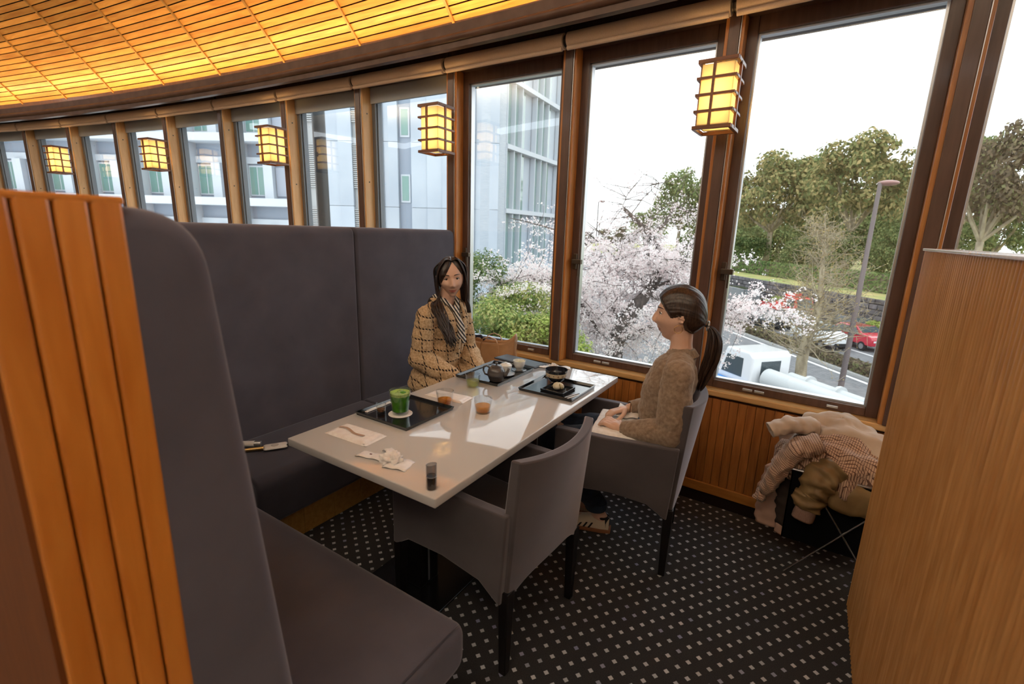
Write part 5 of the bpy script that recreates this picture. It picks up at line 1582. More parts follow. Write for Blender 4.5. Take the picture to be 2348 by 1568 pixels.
strands('long_strands', paths, rads, M_hairb, wl)
# ================================================================== outside: one storey and more below the windows
G = -5.6
S = (CAMZ - G) / 8.0
RA = radians(128.11)
def W(u, v, z=0.0):
    """road frame: u along the road (away, to the left), v across it (away from the hall); metres before scaling S"""
    u *= S; v *= S
    return Vector((u * cos(RA) + v * sin(RA), u * sin(RA) - v * cos(RA), z))
def at_v(px, py, v):
    d = sight(px, py)
    return CAMP + d * (v * S / (d.x * sin(RA) - d.y * cos(RA)))
def on_ground(px, py, z=G):
    d = sight(px, py)
    return CAMP + d * ((z - CAMZ) / d.z)

M_asph = vary(pbsdf('asphalt', (.16, .165, .175), .85), (.14, .145, .155), (.20, .205, .215), (1, 1, 1), 3, 6)
M_line = pbsdf('road_paint', (.75, .76, .77), .7)
M_kerb = pbsdf('kerb_concrete', (.42, .42, .41), .8)
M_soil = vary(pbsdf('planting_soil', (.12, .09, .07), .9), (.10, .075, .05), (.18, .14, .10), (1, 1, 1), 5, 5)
M_grass = vary(pbsdf('spring_grass', (.30, .34, .10), .9), (.22, .30, .08), (.46, .38, .16), (1, 1, 1), .35, 5)
M_bark = vary(pbsdf('dark_bark', (.085, .068, .060), .85), (.05, .04, .036), (.14, .115, .10), (1, 1, .3), 8, 5, bump=.3)
M_barkp = vary(pbsdf('pale_bark', (.34, .29, .19), .85), (.22, .18, .12), (.44, .38, .26), (1, 1, .4), 3, 5, bump=.3)

def leafmat(name, cols, trans=.35):
    m = bpy.data.materials.new(name); nt, N, L = nodes_of(m); N.remove(N['Principled BSDF'])
    g = add(N, 'ShaderNodeNewGeometry'); rp = add(N, 'ShaderNodeValToRGB')
    cr = rp.color_ramp
    while len(cr.elements) < len(cols): cr.elements.new(.5)
    for i, c in enumerate(cols):
        cr.elements[i].position = i / (len(cols) - 1); cr.elements[i].color = (*c, 1)
    L.new(g.outputs['Random Per Island'], rp.inputs['Fac'])
    d = add(N, 'ShaderNodeBsdfDiffuse'); t = add(N, 'ShaderNodeBsdfTranslucent'); x = add(N, 'ShaderNodeMixShader'); x.inputs[0].default_value = trans
    L.new(rp.outputs[0], d.inputs['Color']); L.new(rp.outputs[0], t.inputs['Color'])
    L.new(d.outputs[0], x.inputs[1]); L.new(t.outputs[0], x.inputs[2]); L.new(x.outputs[0], N['Material Output'].inputs['Surface'])
    return m
M_lf_green = leafmat('evergreen_leaves', [(.07, .105, .04), (.13, .19, .07), (.21, .27, .11), (.33, .36, .15)])
M_lf_gold = leafmat('olive_gold_leaves', [(.08, .105, .045), (.18, .215, .085), (.32, .30, .13), (.46, .36, .17)])
M_lf_brown = leafmat('bronze_leaves', [(.07, .06, .045), (.15, .12, .085), (.22, .17, .11), (.20, .22, .10)])
M_lf_lime = leafmat('lime_leaves', [(.16, .24, .05), (.30, .40, .09), (.42, .50, .14), (.50, .52, .20)])
M_lf_shrub = leafmat('yellow_green_leaves', [(.13, .20, .07), (.26, .36, .11), (.44, .47, .16), (.56, .52, .24)])
M_lf_hedge = leafmat('hedge_leaves', [(.07, .12, .045), (.13, .20, .07), (.20, .28, .10), (.24, .28, .12)])
M_blossom = leafmat('cherry_blossom', [(.84, .70, .70), (.90, .82, .81), (.93, .88, .87), (.95, .93, .92)], .55)
M_bud = leafmat('russet_buds', [(.30, .22, .10), (.42, .33, .14), (.36, .30, .12)], .3)

def leaf(m, p, nrm, size, rng, asp=.6):
    a = Vector((rng.uniform(-1, 1), rng.uniform(-1, 1), rng.uniform(-1, 1)))
    e = nrm.cross(a)
    if e.length < 1e-4: return
    e.normalize(); f = nrm.cross(e).normalized()
    e *= size; f *= size * asp
    i = len(m.v)
    m.v += [tuple(p - e), tuple(p - f * .9 + e * .1), tuple(p + e), tuple(p + f)]
    m._face((i, i + 1, i + 2, i + 3))

def crown_mesh(name, mat, seed, clumps=64, per=150, size=.04, flat=.85, hole=.25, up=.35):
    """unit crown, clumps of leaves over a rounded dome"""
    rng = random.Random(seed); m = MB()
    for c in range(clumps):
        while True:
            d = Vector((rng.gauss(0, 1), rng.gauss(0, 1), rng.gauss(.25, 1))).normalized()
            if d.z > -.8: break
        rad = rng.uniform(.45, .86)
        cc = Vector((d.x * rad, d.y * rad, d.z * rad * flat))
        cr = rng.uniform(.18, .30)
        for i in range(per):
            n = Vector((rng.gauss(0, 1), rng.gauss(0, 1), rng.gauss(.35, 1))).normalized()
            p = cc + Vector((n.x, n.y, n.z * .7)) * cr * rng.uniform(.55, 1.05)
            nn = (n + Vector((rng.uniform(-.7, .7), rng.uniform(-.7, .7), rng.uniform(-.3, .9)))).normalized()
            leaf(m, p, nn, size * rng.uniform(.6, 1.3), rng)
    return m.mesh(name, mat)

# ---- ground, road, walls
m = MB(); m.add([W(-140, -12, G), W(240, -12, G), W(240, 37.8, G), W(-140, 37.8, G)], [(0, 1, 2, 3)]); o = m.build('road', M_asph); tag(o, kind='structure')
for i, (v0, v1) in enumerate(((23.2, 23.5), (26.15, 26.35), (15.2, 15.38))):
    m = MB()
    if i == 0 or i == 2: spans = [(-60, 160)]
    else: spans = [(s, s + 5) for s in range(-60, 140, 10)]
    for (a, b_) in spans: m.add([W(a, v0, G + .012), W(b_, v0, G + .012), W(b_, v1, G + .012), W(a, v1, G + .012)], [(0, 1, 2, 3)])
    o = m.build('road_marking', M_line); tag(o, kind='structure')
m = MB()
for s in range(-60, 140, 9): m.add([W(s, 29.3, G + .012), W(s + 4.5, 29.3, G + .012), W(s + 4.5, 29.5, G + .012), W(s, 29.5, G + .012)], [(0, 1, 2, 3)])
o = m.build('road_marking', M_line); tag(o, kind='structure')
m = MB(); a, b_, c_, d_ = W(-60, 23.7, G), W(170, 23.7, G), W(170, 25.6, G), W(-60, 25.6, G)
m.poly_prism([a, b_, c_, d_], (0, 0, .16)); o = m.build('median_kerb', M_kerb); tag(o, kind='structure')
rng = random.Random(3)
def leafy_strip(name, mat, u0, u1, v0, v1, z0, z1, n, size, label, cat):
    m = MB()
    for i in range(n):
        u, v = rng.uniform(u0, u1), rng.uniform(v0, v1)
        side = rng.random()
        z = rng.uniform(z0, z1)
        if side < .45: z = z1 + rng.uniform(-.05, .03); nn = Vector((rng.uniform(-.6, .6), rng.uniform(-.6, .6), 1))
        else:
            v = v0 + rng.uniform(-.02, .05); nn = Vector((rng.uniform(-.6, .6) - .4, rng.uniform(-.6, .6) - .8, rng.uniform(0, .7)))
        leaf(m, W(u, v, z), nn.normalized(), size * rng.uniform(.6, 1.3), rng)
    inner = thing(name, label, cat, W((u0 + u1) / 2, (v0 + v1) / 2, z0))
    m.build('foliage', mat, inner)
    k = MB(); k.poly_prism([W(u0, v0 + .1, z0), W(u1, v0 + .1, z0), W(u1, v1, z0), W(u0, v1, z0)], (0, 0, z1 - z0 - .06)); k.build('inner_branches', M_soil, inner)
    return inner
leafy_strip('median_hedge', M_lf_brown, 16, 60, 24.0, 25.3, G + .16, G + .62, 5200, .12, 'low brownish hedge planted along the road median', 'hedge')
# retaining wall of dark stone courses, grass bank, clipped hedge
M_stone = vary(pbsdf('dark_wall_stone', (.10, .095, .10), .9), (.075, .07, .078), (.16, .15, .155), (1, 1, 1), 2.5, 5, objrand=.3)
rw = thing('retaining_wall', 'long dark stone retaining wall behind the parked cars', 'wall', W(55, 37.7, G))
ZT = G + .315 * 8 * S * 1.0
ZT = CAMZ - 5.04 * S
m = MB(); m.poly_prism([W(-30, 37.8, G), W(190, 37.8, G), W(190, 38.6, G), W(-30, 38.6, G)], (0, 0, ZT - G - .02)); m.build('core', M_void, rw)
stone_v = []
for q in range(4):
    mm = MB(); rg = random.Random(q); L_ = [1.05, .8, 1.3, .95][q]
    mm.rbox(-L_ / 2 + .02, L_ / 2 - .02, -.14, .14, .015, .40, .05, 1)
    stone_v.append((L_, mm.mesh('stone', M_stone)))
rg = random.Random(11)
hz = (ZT - G) / 6
for cidx in range(6):
    u = 36.0 + rg.uniform(0, 1)
    while u < 66:
        q = rg.randrange(4); L_, me = stone_v[q]
        p = W(u + L_ / 2 / S, 37.75 + rg.uniform(-.06, .06), G + cidx * hz)
        inst('stone', me, rw, p - rw.location, RA, (1, 1, hz / .415))
        u += L_ / S
for (a, b_) in ((-30, 36), (67, 190)):
    m = MB(); m.poly_prism([W(a, 37.6, G), W(b_, 37.6, G), W(b_, 37.9, G), W(a, 37.9, G)], (0, 0, ZT - G)); m.build('stone_face', M_stone, rw)
m = MB(); m.grid(lambda a, b: W(-60 + 300 * a, 37.7 + 100 * b, ZT - .02 + (1.3 * b if b > .04 else .3 * b)), 20, 12); o = m.build('grass_bank', M_grass); tag(o, kind='structure')
leafy_strip('clipped_hedge', M_lf_hedge, 34, 130, 42.0, 43.6, ZT, CAMZ - 3.12 * S, 9000, .17, 'long clipped green hedge on the bank above the stone wall', 'hedge')

# ---- trees on the bank
crown_defs = [crown_mesh('crown', M_lf_green, 21), crown_mesh('crown', M_lf_gold, 22), crown_mesh('crown', M_lf_brown, 23, size=.038), crown_mesh('crown', M_lf_green, 24, clumps=40, hole=.3)]
def big_tree(px, ytop, ybase, rpx, v, kind, label, zflat=.62, gap=.55):
    top = at_v(px, ytop, v)
    d = (top - CAMP).dot(_f)
    r = rpx / FPX * d
    h = r * zflat
    cz = top.z - h * 1.0
    root = thing('broadleaf_tree', label, 'tree', (top.x, top.y, ZT), group='trees beyond the road')
    rg = random.Random(int(px))
    o = inst('foliage', crown_defs[kind], root, (0, 0, cz - ZT), rg.uniform(0, 6), (r, r, h * 1.2))
    m = MB(); base = Vector((top.x, top.y, ZT))
    fork = base + Vector((rg.uniform(-.3, .3), rg.uniform(-.3, .3), (cz - ZT) * .55))
    m.tube([base, base.lerp(fork, .5) + Vector((rg.uniform(-.2, .2), 0, 0)), fork], [.055 * r + .12, .045 * r + .09, .04 * r + .07], 8)
    for i in range(9):
        a = i * 2.4 + rg.uniform(0, 1); rr = r * rg.uniform(.35, .75)
        e = Vector((top.x + rr * cos(a), top.y + rr * sin(a), cz + h * rg.uniform(-.2, .6)))
        mid = fork.lerp(e, .5) + Vector((0, 0, -.06 * r))
        m.tube([fork, mid, e], [.03 * r + .04, .018 * r + .03, .02], 6, caps=False)
    m.build('trunk', M_barkp, root, smooth=True)
    return root
big_tree(1790, 342, 590, 112, 50, 1, 'broad olive-green tree left of the tall lamp post', 1.0)
big_tree(1995, 300, 600, 122, 49, 1, 'tallest golden-green tree behind the tall lamp post', 1.05)
big_tree(1895, 350, 600, 95, 58, 0, 'green tree between the two broad olive trees', 1.1)
big_tree(1575, 385, 600, 75, 52, 0, 'dark green tree behind the cherry blossom', 1.15)
big_tree(1490, 468, 600, 62, 62, 3, 'lower grey-green tree behind the top of the cherry', .9)
big_tree(1655, 400, 600, 80, 60, 3, 'green tree half hidden by the window post', 1.1)
big_tree(2235, 305, 600, 95, 47, 0, 'green tree beyond the right-hand window', 1.1)
big_tree(2335, 268, 600, 125, 40, 2, 'bronze-leaved tree at the far right edge', 1.15)
big_tree(1420, 515, 600, 60, 92, 2, 'hazy brown distant tree behind the small lamp', .7)
big_tree(1345, 528, 600, 60, 110, 2, 'hazy distant tree left of the cherry', .6)
big_tree(1720, 470, 600, 85, 70, 3, 'distant dark tree behind the olive-green tree', .7)
big_tree(1900, 450, 600, 110, 74, 0, 'distant dark tree behind the lamp post', .7)
big_tree(2060, 430, 600, 90, 66, 3, 'distant dark tree beside the right window frame', .8)
for i, (px_, yt_, rp_, v_, k_) in enumerate(((1700, 505, 75, 62, 0), (1800, 500, 80, 64, 3), (1905, 490, 80, 63, 0), (2010, 480, 85, 62, 3), (2110, 470, 85, 60, 0), (1600, 520, 60, 64, 3), (2210, 470, 80, 58, 3), (2310, 440, 90, 55, 0))):
    big_tree(px_, yt_, 600, rp_, v_, k_, 'small dark tree %s from the left in the low row behind the hedge' % ORD[i], .95)
# low evergreen mass under the crowns
for i, (px, yt, rpx, v, k, lab) in enumerate(((1960, 520, 70, 49, 3, 'low evergreen bush under the tallest tree'), (1860, 540, 60, 49, 0, 'low evergreen bush right of the big tree trunk'), (1720, 525, 60, 47, 3, 'low evergreen bush above the hedge on the left'), (2060, 520, 60, 50, 0, 'low evergreen bush beside the window frame'), (1640, 535, 50, 48, 0, 'low evergreen bush behind the window post'))):
    top = at_v(px, yt, v); d = (top - CAMP).dot(_f); r = rpx / FPX * d
    root = thing('evergreen_bush', lab, 'bush', (top.x, top.y, ZT), group='bushes under the trees')
    h = max(.8, (top.z - ZT) / 1.55)
    inst('foliage', crown_defs[k], root, (0, 0, h * .75), i * 1.3, (r, r, h))

# round clipped azaleas before the wall
az = crown_mesh('azalea', M_lf_lime, 31, clumps=70, per=110, size=.06, flat=.8)
for i, (px, py, r) in enumerate(((1995, 779, 1.3), (1775, 712, 1.3), (1702, 694, 1.3), (1662, 682, 1.2))):
    p = on_ground(px, py); lab = ['round clipped lime-green shrub beside the red car', 'round clipped lime-green shrub right of the black van', 'lime-green shrub behind the black van', 'lime-green shrub partly hidden by the window frame'][i]
    root = thing('clipped_shrub', lab, 'shrub', p, group='clipped shrubs by the wall')
    inst('foliage', az, root, (0, 0, .55), i, (r, r, 1.15))
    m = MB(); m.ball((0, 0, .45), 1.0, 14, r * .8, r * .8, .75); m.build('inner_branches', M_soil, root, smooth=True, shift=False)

# ---- cherry tree
ct = thing('cherry_tree', 'blossoming cherry tree with dark forked branches outside the middle window', 'tree', on_ground(1405, 980))
D = 12.5
def px3(l): return [at_depth(x, y, D + dd) for (x, y, dd) in l]
mains = [([(1400, 1080, .0), (1402, 930, .0), (1406, 850, 0), (1412, 785, 0), (1425, 745, 0), (1458, 700, .2), (1492, 664, .5), (1520, 620, .9), (1512, 580, 1.0), (1497, 548, .9)], [.30, .28, .25, .22, .20, .18, .15, .11, .09, .08]),
         ([(1497, 548, .9), (1478, 522, .8), (1462, 508, .8), (1447, 494, .7), (1428, 476, .6)], [.075, .068, .062, .055, .045]),
         ([(1494, 546, .9), (1503, 528, 1), (1526, 512, 1.1), (1540, 488, 1.2), (1548, 472, 1.2)], [.07, .06, .05, .04, .03]),
         ([(1412, 785, 0), (1440, 770, -.5), (1500, 748, -1.1), (1570, 735, -1.4), (1660, 712, -1.8), (1730, 702, -1.9)], [.08, .07, .055, .04, .02, .01]),
         ([(1425, 745, 0), (1400, 690, .4), (1388, 640, .6), (1360, 590, .8), (1330, 540, 1), (1250, 520, 1.2), (1170, 500, 1.3)], [.07, .055, .045, .035, .026, .018, .01]),
         ([(1512, 580, 1), (1450, 585, 1.3), (1390, 545, 1.7), (1345, 508, 2)], [.035, .026, .018, .01]),
         ([(1520, 620, .9), (1440, 622, .6), (1395, 575, .5), (1345, 532, .4)], [.035, .026, .018, .01]),
         ([(1412, 785, 0), (1370, 755, -.6), (1335, 700, -1), (1310, 640, -1.3), (1200, 640, -1.5), (1150, 655, -1.6)], [.055, .04, .032, .024, .015, .008]),
         ([(1447, 494, .7), (1470, 460, .5), (1500, 428, .3), (1525, 414, .1)], [.016, .011, .008, .004]), ([(1428, 476, .6), (1436, 452, .5), (1447, 432, .4)], [.013, .009, .005]),
         ([(1478, 522, .8), (1500, 495, .4), (1530, 470, 0), (1560, 462, -.3)], [.014, .011, .008, .004]), ([(1548, 472, 1.2), (1600, 495, 1), (1650, 500, .8)], [.016, .012, .005]),
         ([(1492, 664, .5), (1540, 640, 0), (1570, 600, -.4), (1590, 560, -.7)], [.04, .03, .02, .01])]
m = MB(); allb = []
for pts, rad in mains:
    P = px3(pts)
    # subdivide with slight wobble
    Q = []; R_ = []
    for i in range(len(P) - 1):
        for j in range(4):
            t = j / 4; Q.append(P[i].lerp(P[i + 1], t) + Vector((fbm((i + t, rad[i], 1)), fbm((i + t, 2, rad[i])), fbm((3, i + t, rad[i])))) * .05); R_.append(rad[i] * (1 - t) + rad[i + 1] * t)
    Q.append(P[-1]); R_.append(rad[-1])
    m.tube(Q, R_, 8)
    allb += list(zip(Q, R_))
m.build('trunk_and_limbs', M_bark, ct, smooth=True)
rng = random.Random(5)
tw = MB(); bl = MB()
def blossom(c, n, spread, size):
    for i in range(n):
        o_ = Vector((rng.gauss(0, 1), rng.gauss(0, 1), rng.gauss(0, .8))) * spread
        nn = Vector((rng.gauss(0, 1), rng.gauss(0, 1), rng.gauss(.3, 1))).normalized()
        leaf(bl, c + o_, nn, size * rng.uniform(.7, 1.25), rng, .85)
thick = [p - _f * .25 for (p, r) in allb if r > .12][::2]
cand = [(p, r) for (p, r) in allb if r < .19]
for i in range(1050):
    p, r = rng.choice(cand)
    if p.z > .9 and rng.random() < .8: continue
    d = Vector((rng.gauss(0, 1), rng.gauss(0, 1), rng.gauss(.15, .55))).normalized()
    if r > .06 and d.dot(_f) < -.1: d = -d
    Lb = rng.uniform(.5, 1.7)
    q = p; pts = [p]
    for j in range(6):
        d = (d + Vector((rng.gauss(0, .2), rng.gauss(0, .2), rng.gauss(-.03, .15)))).normalized()
        q = q + d * Lb / 6; pts.append(q)
    tw.tube(pts, [.011, .009, .008, .006, .005, .004, .003], 4, caps=False)
    # fewer flowers towards the bare top
    dens = 1.0 if pts[-1].z < 1.35 else (.35 if pts[-1].z < 2.0 else .12)
    for q in pts[1:]:
        for k in range(6):
            if rng.random() < dens and not any((q - tp_).length < .42 for tp_ in thick): blossom(q + Vector((rng.gauss(0, .10), rng.gauss(0, .10), rng.gauss(0, .08))), 5, .035, .026)
tw.build('twigs', M_bark, ct)
o = bl.build('blossom', M_blossom, ct); tag(o, kind='stuff')

# ---- shrubs below the left of the cherry
def shrub(px, py, d, r, h, mat, seed, label, n=9000, size=.036):
    c = at_depth(px, py, d)
    root = thing('leafy_shrub', label, 'shrub', (c.x, c.y, G), group='shrubs below the window')
    rg = random.Random(seed); m = MB()
    for k in range(26):
        dd = Vector((rg.gauss(0, 1), rg.gauss(0, 1), rg.gauss(.2, 1))).normalized()
        cc = Vector((dd.x * r * .7, dd.y * r * .7, dd.z * h * .7))
        for i in range(n // 26):
            nn = Vector((rg.gauss(0, 1), rg.gauss(0, 1), rg.gauss(.4, 1))).normalized()
            leaf(m, c + cc + Vector((nn.x * r, nn.y * r, nn.z * h)) * .34 * rg.uniform(.5, 1.05), (nn + Vector((rg.uniform(-.6, .6), rg.uniform(-.6, .6), .4))).normalized(), size * rg.uniform(.6, 1.3), rg, .5)
    m.build('foliage', mat, root)
    t = MB()
    for k in range(6):
        e = c + Vector((rg.gauss(0, r * .4), rg.gauss(0, r * .4), 0)); t.tube([Vector((c.x + rg.uniform(-.2, .2), c.y + rg.uniform(-.2, .2), G)), e], [.05, .02], 6)
    t.build('stems', M_bark, root)
shrub(1112, 690, 10.5, .85, 1.15, M_lf_hedge, 1, 'tall pale green shrub beside the checked coat, outside the glass')
shrub(1200, 745, 9.5, 1.05, .85, M_lf_shrub, 2, 'wide yellow-green shrub at the bottom of the left window', 13000)
shrub(1235, 690, 12.5, 1.1, .8, M_lf_shrub, 3, 'golden shrub behind the low blossom branch')
shrub(1130, 775, 9.0, 1.0, .8, M_lf_shrub, 4, 'dark green shrub behind the tan handbag', 12000)
shrub(1250, 800, 8.8, .9, .7, M_lf_lime, 5, 'light green shrub low beside the window post')
shrub(1420, 905, 10.5, 1.2, .6, M_lf_shrub, 6, 'green shrub under the cherry trunk', 5000)
shrub(1530, 880, 11.5, 1.2, .5, M_lf_lime, 8, 'sparse green shrub behind the woman in the sweater', 3500)
# sprays of blossom lying over the shrubs
bl = MB()
for i in range(260):
    px_, py_ = rng.uniform(1140, 1262), 0
    py_ = 672 - (px_ - 1140) * .12 + rng.gauss(0, 7) if i % 3 else 712 + rng.gauss(0, 14) + (1250 - px_) * .1
    blossom(at_depth(px_, py_, 9.2 + rng.uniform(-.4, .4)), 4, .03, .022)
o = bl.build('blossom_spray', M_blossom); o.parent = ct; o.location = -ct.location; tag(o, kind='stuff')

# ---- bare budding plane tree
bt = thing('budding_tree', 'pale bare tree with fine budding twigs beside the lamp post', 'tree', W(22.4, 17.7, G))
base = W(22.4, 17.7, G); dB = (base - CAMP).dot(_f)
tr = [at_depth(x, y, dB) for (x, y) in ((1830, 960), (1832, 900), (1838, 830), (1850, 775), (1868, 738), (1880, 690), (1885, 620), (1890, 560), (1893, 520))]
tr[0].z = G
m = MB(); m.tube(tr, [.30, .27, .24, .22, .19, .15, .10, .06, .03], 10); m.build('trunk', M_barkp, bt, smooth=True)
tw = MB(); bd = MB(); rng = random.Random(9)
for i in range(190):
    t = rng.uniform(.28, 1); k = t * (len(tr) - 1); j = min(int(k), len(tr) - 2); p = tr[j].lerp(tr[j + 1], k - j)
    d = Vector((rng.gauss(0, 1), rng.gauss(0, 1), rng.gauss(.35, .4))).normalized()
    Lb = (1 - t) * 2.6 + rng.uniform(.8, 1.6); q = p; pts = [p]
    for s_ in range(7):
        d = (d + Vector((rng.gauss(0, .22), rng.gauss(0, .22), rng.gauss(.05, .15)))).normalized(); q = q + d * Lb / 7; pts.append(q)
    r0 = .035 if t < .6 else .02
    tw.tube(pts, [r0 * (1 - s_ / 8) for s_ in range(8)], 4, caps=False)
    for q in pts[2:]:
        for s_ in range(2):
            e = q + Vector((rng.gauss(0, 1), rng.gauss(0, 1), rng.gauss(.3, 1))).normalized() * rng.uniform(.2, .55)
            tw.tube([q, e], [.008, .004], 3, caps=False)
            leaf(bd, e, Vector((rng.gauss(0, 1), rng.gauss(0, 1), rng.gauss(0, 1))).normalized(), .045, rng)
tw.build('branches', M_barkp, bt)
o = bd.build('buds', M_bud, bt); tag(o, kind='stuff')

# ---- lamp posts
M_pole = pbsdf('lamp_post_paint', (.16, .13, .13), .5)
def lamp_post(base, top, r, head, label):
    root = thing('street_lamp', label, 'lamp', base)
    m = MB(); m.tube([base, Vector((base.x, base.y, top.z))], [r, r * .6], 10); m.build('pole', M_pole, root, smooth=True, angle=50)
    t = Vector((base.x, base.y, top.z)) + _r * head * .55
    m = MB(); m.ball((t.x, t.y, t.z), head * .62, 16, 1, 1, .30)
    # oriented along the road side
    o = m.build('lamp_head', pbsdf('lamp_head_brown', (.30, .16, .14), .4), root, smooth=True)
    m = MB(); m.ball((t.x, t.y, t.z - head * .04), head * .5, 14, 1, 1, .26); m.build('lens', pbsdf('lamp_lens', (.7, .68, .66), .3), root, smooth=True)
    return root
b0 = W(21.68, 19.47, G); lamp_post(b0, at_depth(2005, 432, (b0 - CAMP).dot(_f)), .13, .62, 'tall grey lamp post with an oval brown head on the roadside')
b1 = on_ground(1362, 655); b1 = at_depth(1362, 620, 45); b1.z = G
lamp_post(b1, at_depth(1366, 464, 45), .07, .5, 'thin distant lamp post left of the cherry branches')

# ---- vehicles
M_tyre = pbsdf('tyre_rubber', (.02, .02, .022), .8)
M_rim = pbsdf('wheel_rim', (.45, .46, .48), .35, metal=.6)
M_cglass = pbsdf('car_window', (.06, .08, .09), .08, spec=.6)
M_hlamp = pbsdf('headlamp', (.75, .77, .8), .15)
def paint(n, c): return pbsdf(n, c, .22, coat=.8, coat_rough=.05)
KINDS_ = {'hatch': (3.9, 1.68, 1.52, [(-1.0, .28), (-1, .55), (-.96, .66), (-.52, .76), (-.22, 1.0), (.55, 1.0), (.86, .74), (.98, .66), (1, .5), (1, .28)]),
          'sedan': (4.5, 1.74, 1.45, [(-1.0, .28), (-1, .52), (-.95, .62), (-.48, .72), (-.16, 1.0), (.40, 1.0), (.70, .74), (.97, .70), (1, .5), (1, .28)]),
          'van': (4.6, 1.72, 1.95, [(-1.0, .22), (-1, .48), (-.92, .58), (-.66, .98), (-.55, 1.0), (.95, 1.0), (1, .92), (1, .22)])}
def vehicle(kind, name, color, u, v, label, cat='car', face=-1, sc=1.0):
    """front points to -u (towards the right of the picture)"""
    Lh, Wd, Hh, prof = KINDS_[kind]
    Lh *= sc; Wd *= sc; Hh *= sc
    root = thing(name, label, cat, W(u, v, G), RA + (pi if face > 0 else 0), 'vehicles on the road')
    # local: x along u, front at -x
    m = MB(); w = Wd / 2; pts = [(x * Lh / 2, z * Hh) for x, z in prof]
    belt = .60 * Hh if kind != 'van' else .56 * Hh
    A = []; 
    def inset(z): return w * (1 - .20 * max(0, (z - belt) / (Hh - belt)))
    n = len(pts)
    for sgn in (-1, 1): m.v += [(x, sgn * inset(z), z) for x, z in pts]
    m._face(tuple(range(n))); m._face(tuple(range(n, 2 * n))[::-1])
    for i in range(n): m._face((i, n + i, n + (i + 1) % n, (i + 1) % n))
    m.build('body', color, root, smooth=True, angle=25, bevel=.05, seg=2, shift=False)
    # windows
    top = [p for p in pts if p[1] > .95 * Hh]; xa, xb = top[0][0], top[-1][0]
    if kind == 'van': f0 = (-.90 * Lh / 2, .60 * Hh)
    else: f0 = (pts[3][0], pts[3][1])
    r0 = (.86 * Lh / 2, .74 * Hh) if kind == 'hatch' else ((.70 * Lh / 2, .74 * Hh) if kind == 'sedan' else (.97 * Lh / 2, .6 * Hh))
    zt = .965 * Hh
    g = MB()
    for sgn in (-1, 1):
        side = [(f0[0] + .12, belt + .08), (xa + .04, zt - .03), (xb - .05, zt - .03), (r0[0] - .16, belt + .08)]
        g.poly_prism([(x, sgn * (inset(z) + .004), z) for x, z in side], (0, sgn * .01, 0))
    g.build('side_window', M_cglass, root, shift=False)
    g = MB(); a, b_ = Vector((f0[0], 0, f0[1])), Vector((xa, 0, Hh))
    nn = Vector((-(b_.z - a.z), 0, b_.x - a.x)).normalized() * .012
    p, q = a.lerp(b_, .06) + nn, a.lerp(b_, .93) + nn
    g.poly_prism([(p.x, -inset(p.z) * .93, p.z), (p.x, inset(p.z) * .93, p.z), (q.x, inset(q.z) * .93, q.z), (q.x, -inset(q.z) * .93, q.z)], nn)
    g.build('windscreen', M_cglass, root, shift=False)
    for sx in (-.62, .62):
        for sy in (-1, 1):
            cx, cy = sx * Lh / 2, sy * (w - .09)
            k = MB(); k.tube([(cx, cy - .1, .31), (cx, cy + .1, .31)], .31, 18); wh = k.build('wheel', M_tyre, root, smooth=True, angle=40, shift=False)
            k = MB(); k.tube([(cx, cy - .108, .31), (cx, cy + .108, .31)], .19, 12); k.build('rim', M_rim, wh, shift=False)
    for sy in (-1, 1):
        k = MB(); k.rbox(-Lh / 2 - .01, -Lh / 2 + .22, sy * (w - .34) - .17, sy * (w - .34) + .17, .43 * Hh, .52 * Hh, .03, 2); k.build('headlamp', M_hlamp, root, smooth=True, shift=False)
    k = MB(); k.rbox(-Lh / 2 - .015, -Lh / 2 + .06, -.45, .45, .20 * Hh, .36 * Hh, .02, 1); k.build('grille', M_tyre, root, shift=False)
    return root
vehicle('hatch', 'hatchback_car', paint('white_car_paint', (.78, .80, .82)), 34.0, 27.9, 'white hatchback in front of the red car')
vehicle('hatch', 'hatchback_car', paint('red_car_paint', (.50, .02, .045)), 33.6, 30.9, 'dark red car beside the white hatchback')
vehicle('hatch', 'hatchback_car', MATS['white_car_paint'], 40.5, 30.6, 'white car in the queue behind the red car')
vehicle('sedan', 'saloon_car', paint('black_car_paint', (.025, .027, .03)), 42.0, 28.4, 'black saloon behind the white hatchback')
vehicle('van', 'black_van', MATS['black_car_paint'], 54.6, 33.6, 'black van parked near the stone wall', 'van')
vehicle('sedan', 'saloon_car', MATS['black_car_paint'], 38.0, 34.2, 'dark saloon behind the red car near the wall')
vehicle('van', 'white_van', MATS['white_car_paint'], 25.6, 29.0, 'white van cut off by the right window frame', 'van')
vehicle('hatch', 'hatchback_car', paint('teal_car_paint', (.35, .50, .52)), 62.5, 33.5, 'pale teal car beside the window frame')
vehicle('van', 'red_van', paint('bright_red_paint', (.62, .035, .03)), 92, 33.5, 'small bright red van seen through the cherry blossom', 'van', sc=1.1)
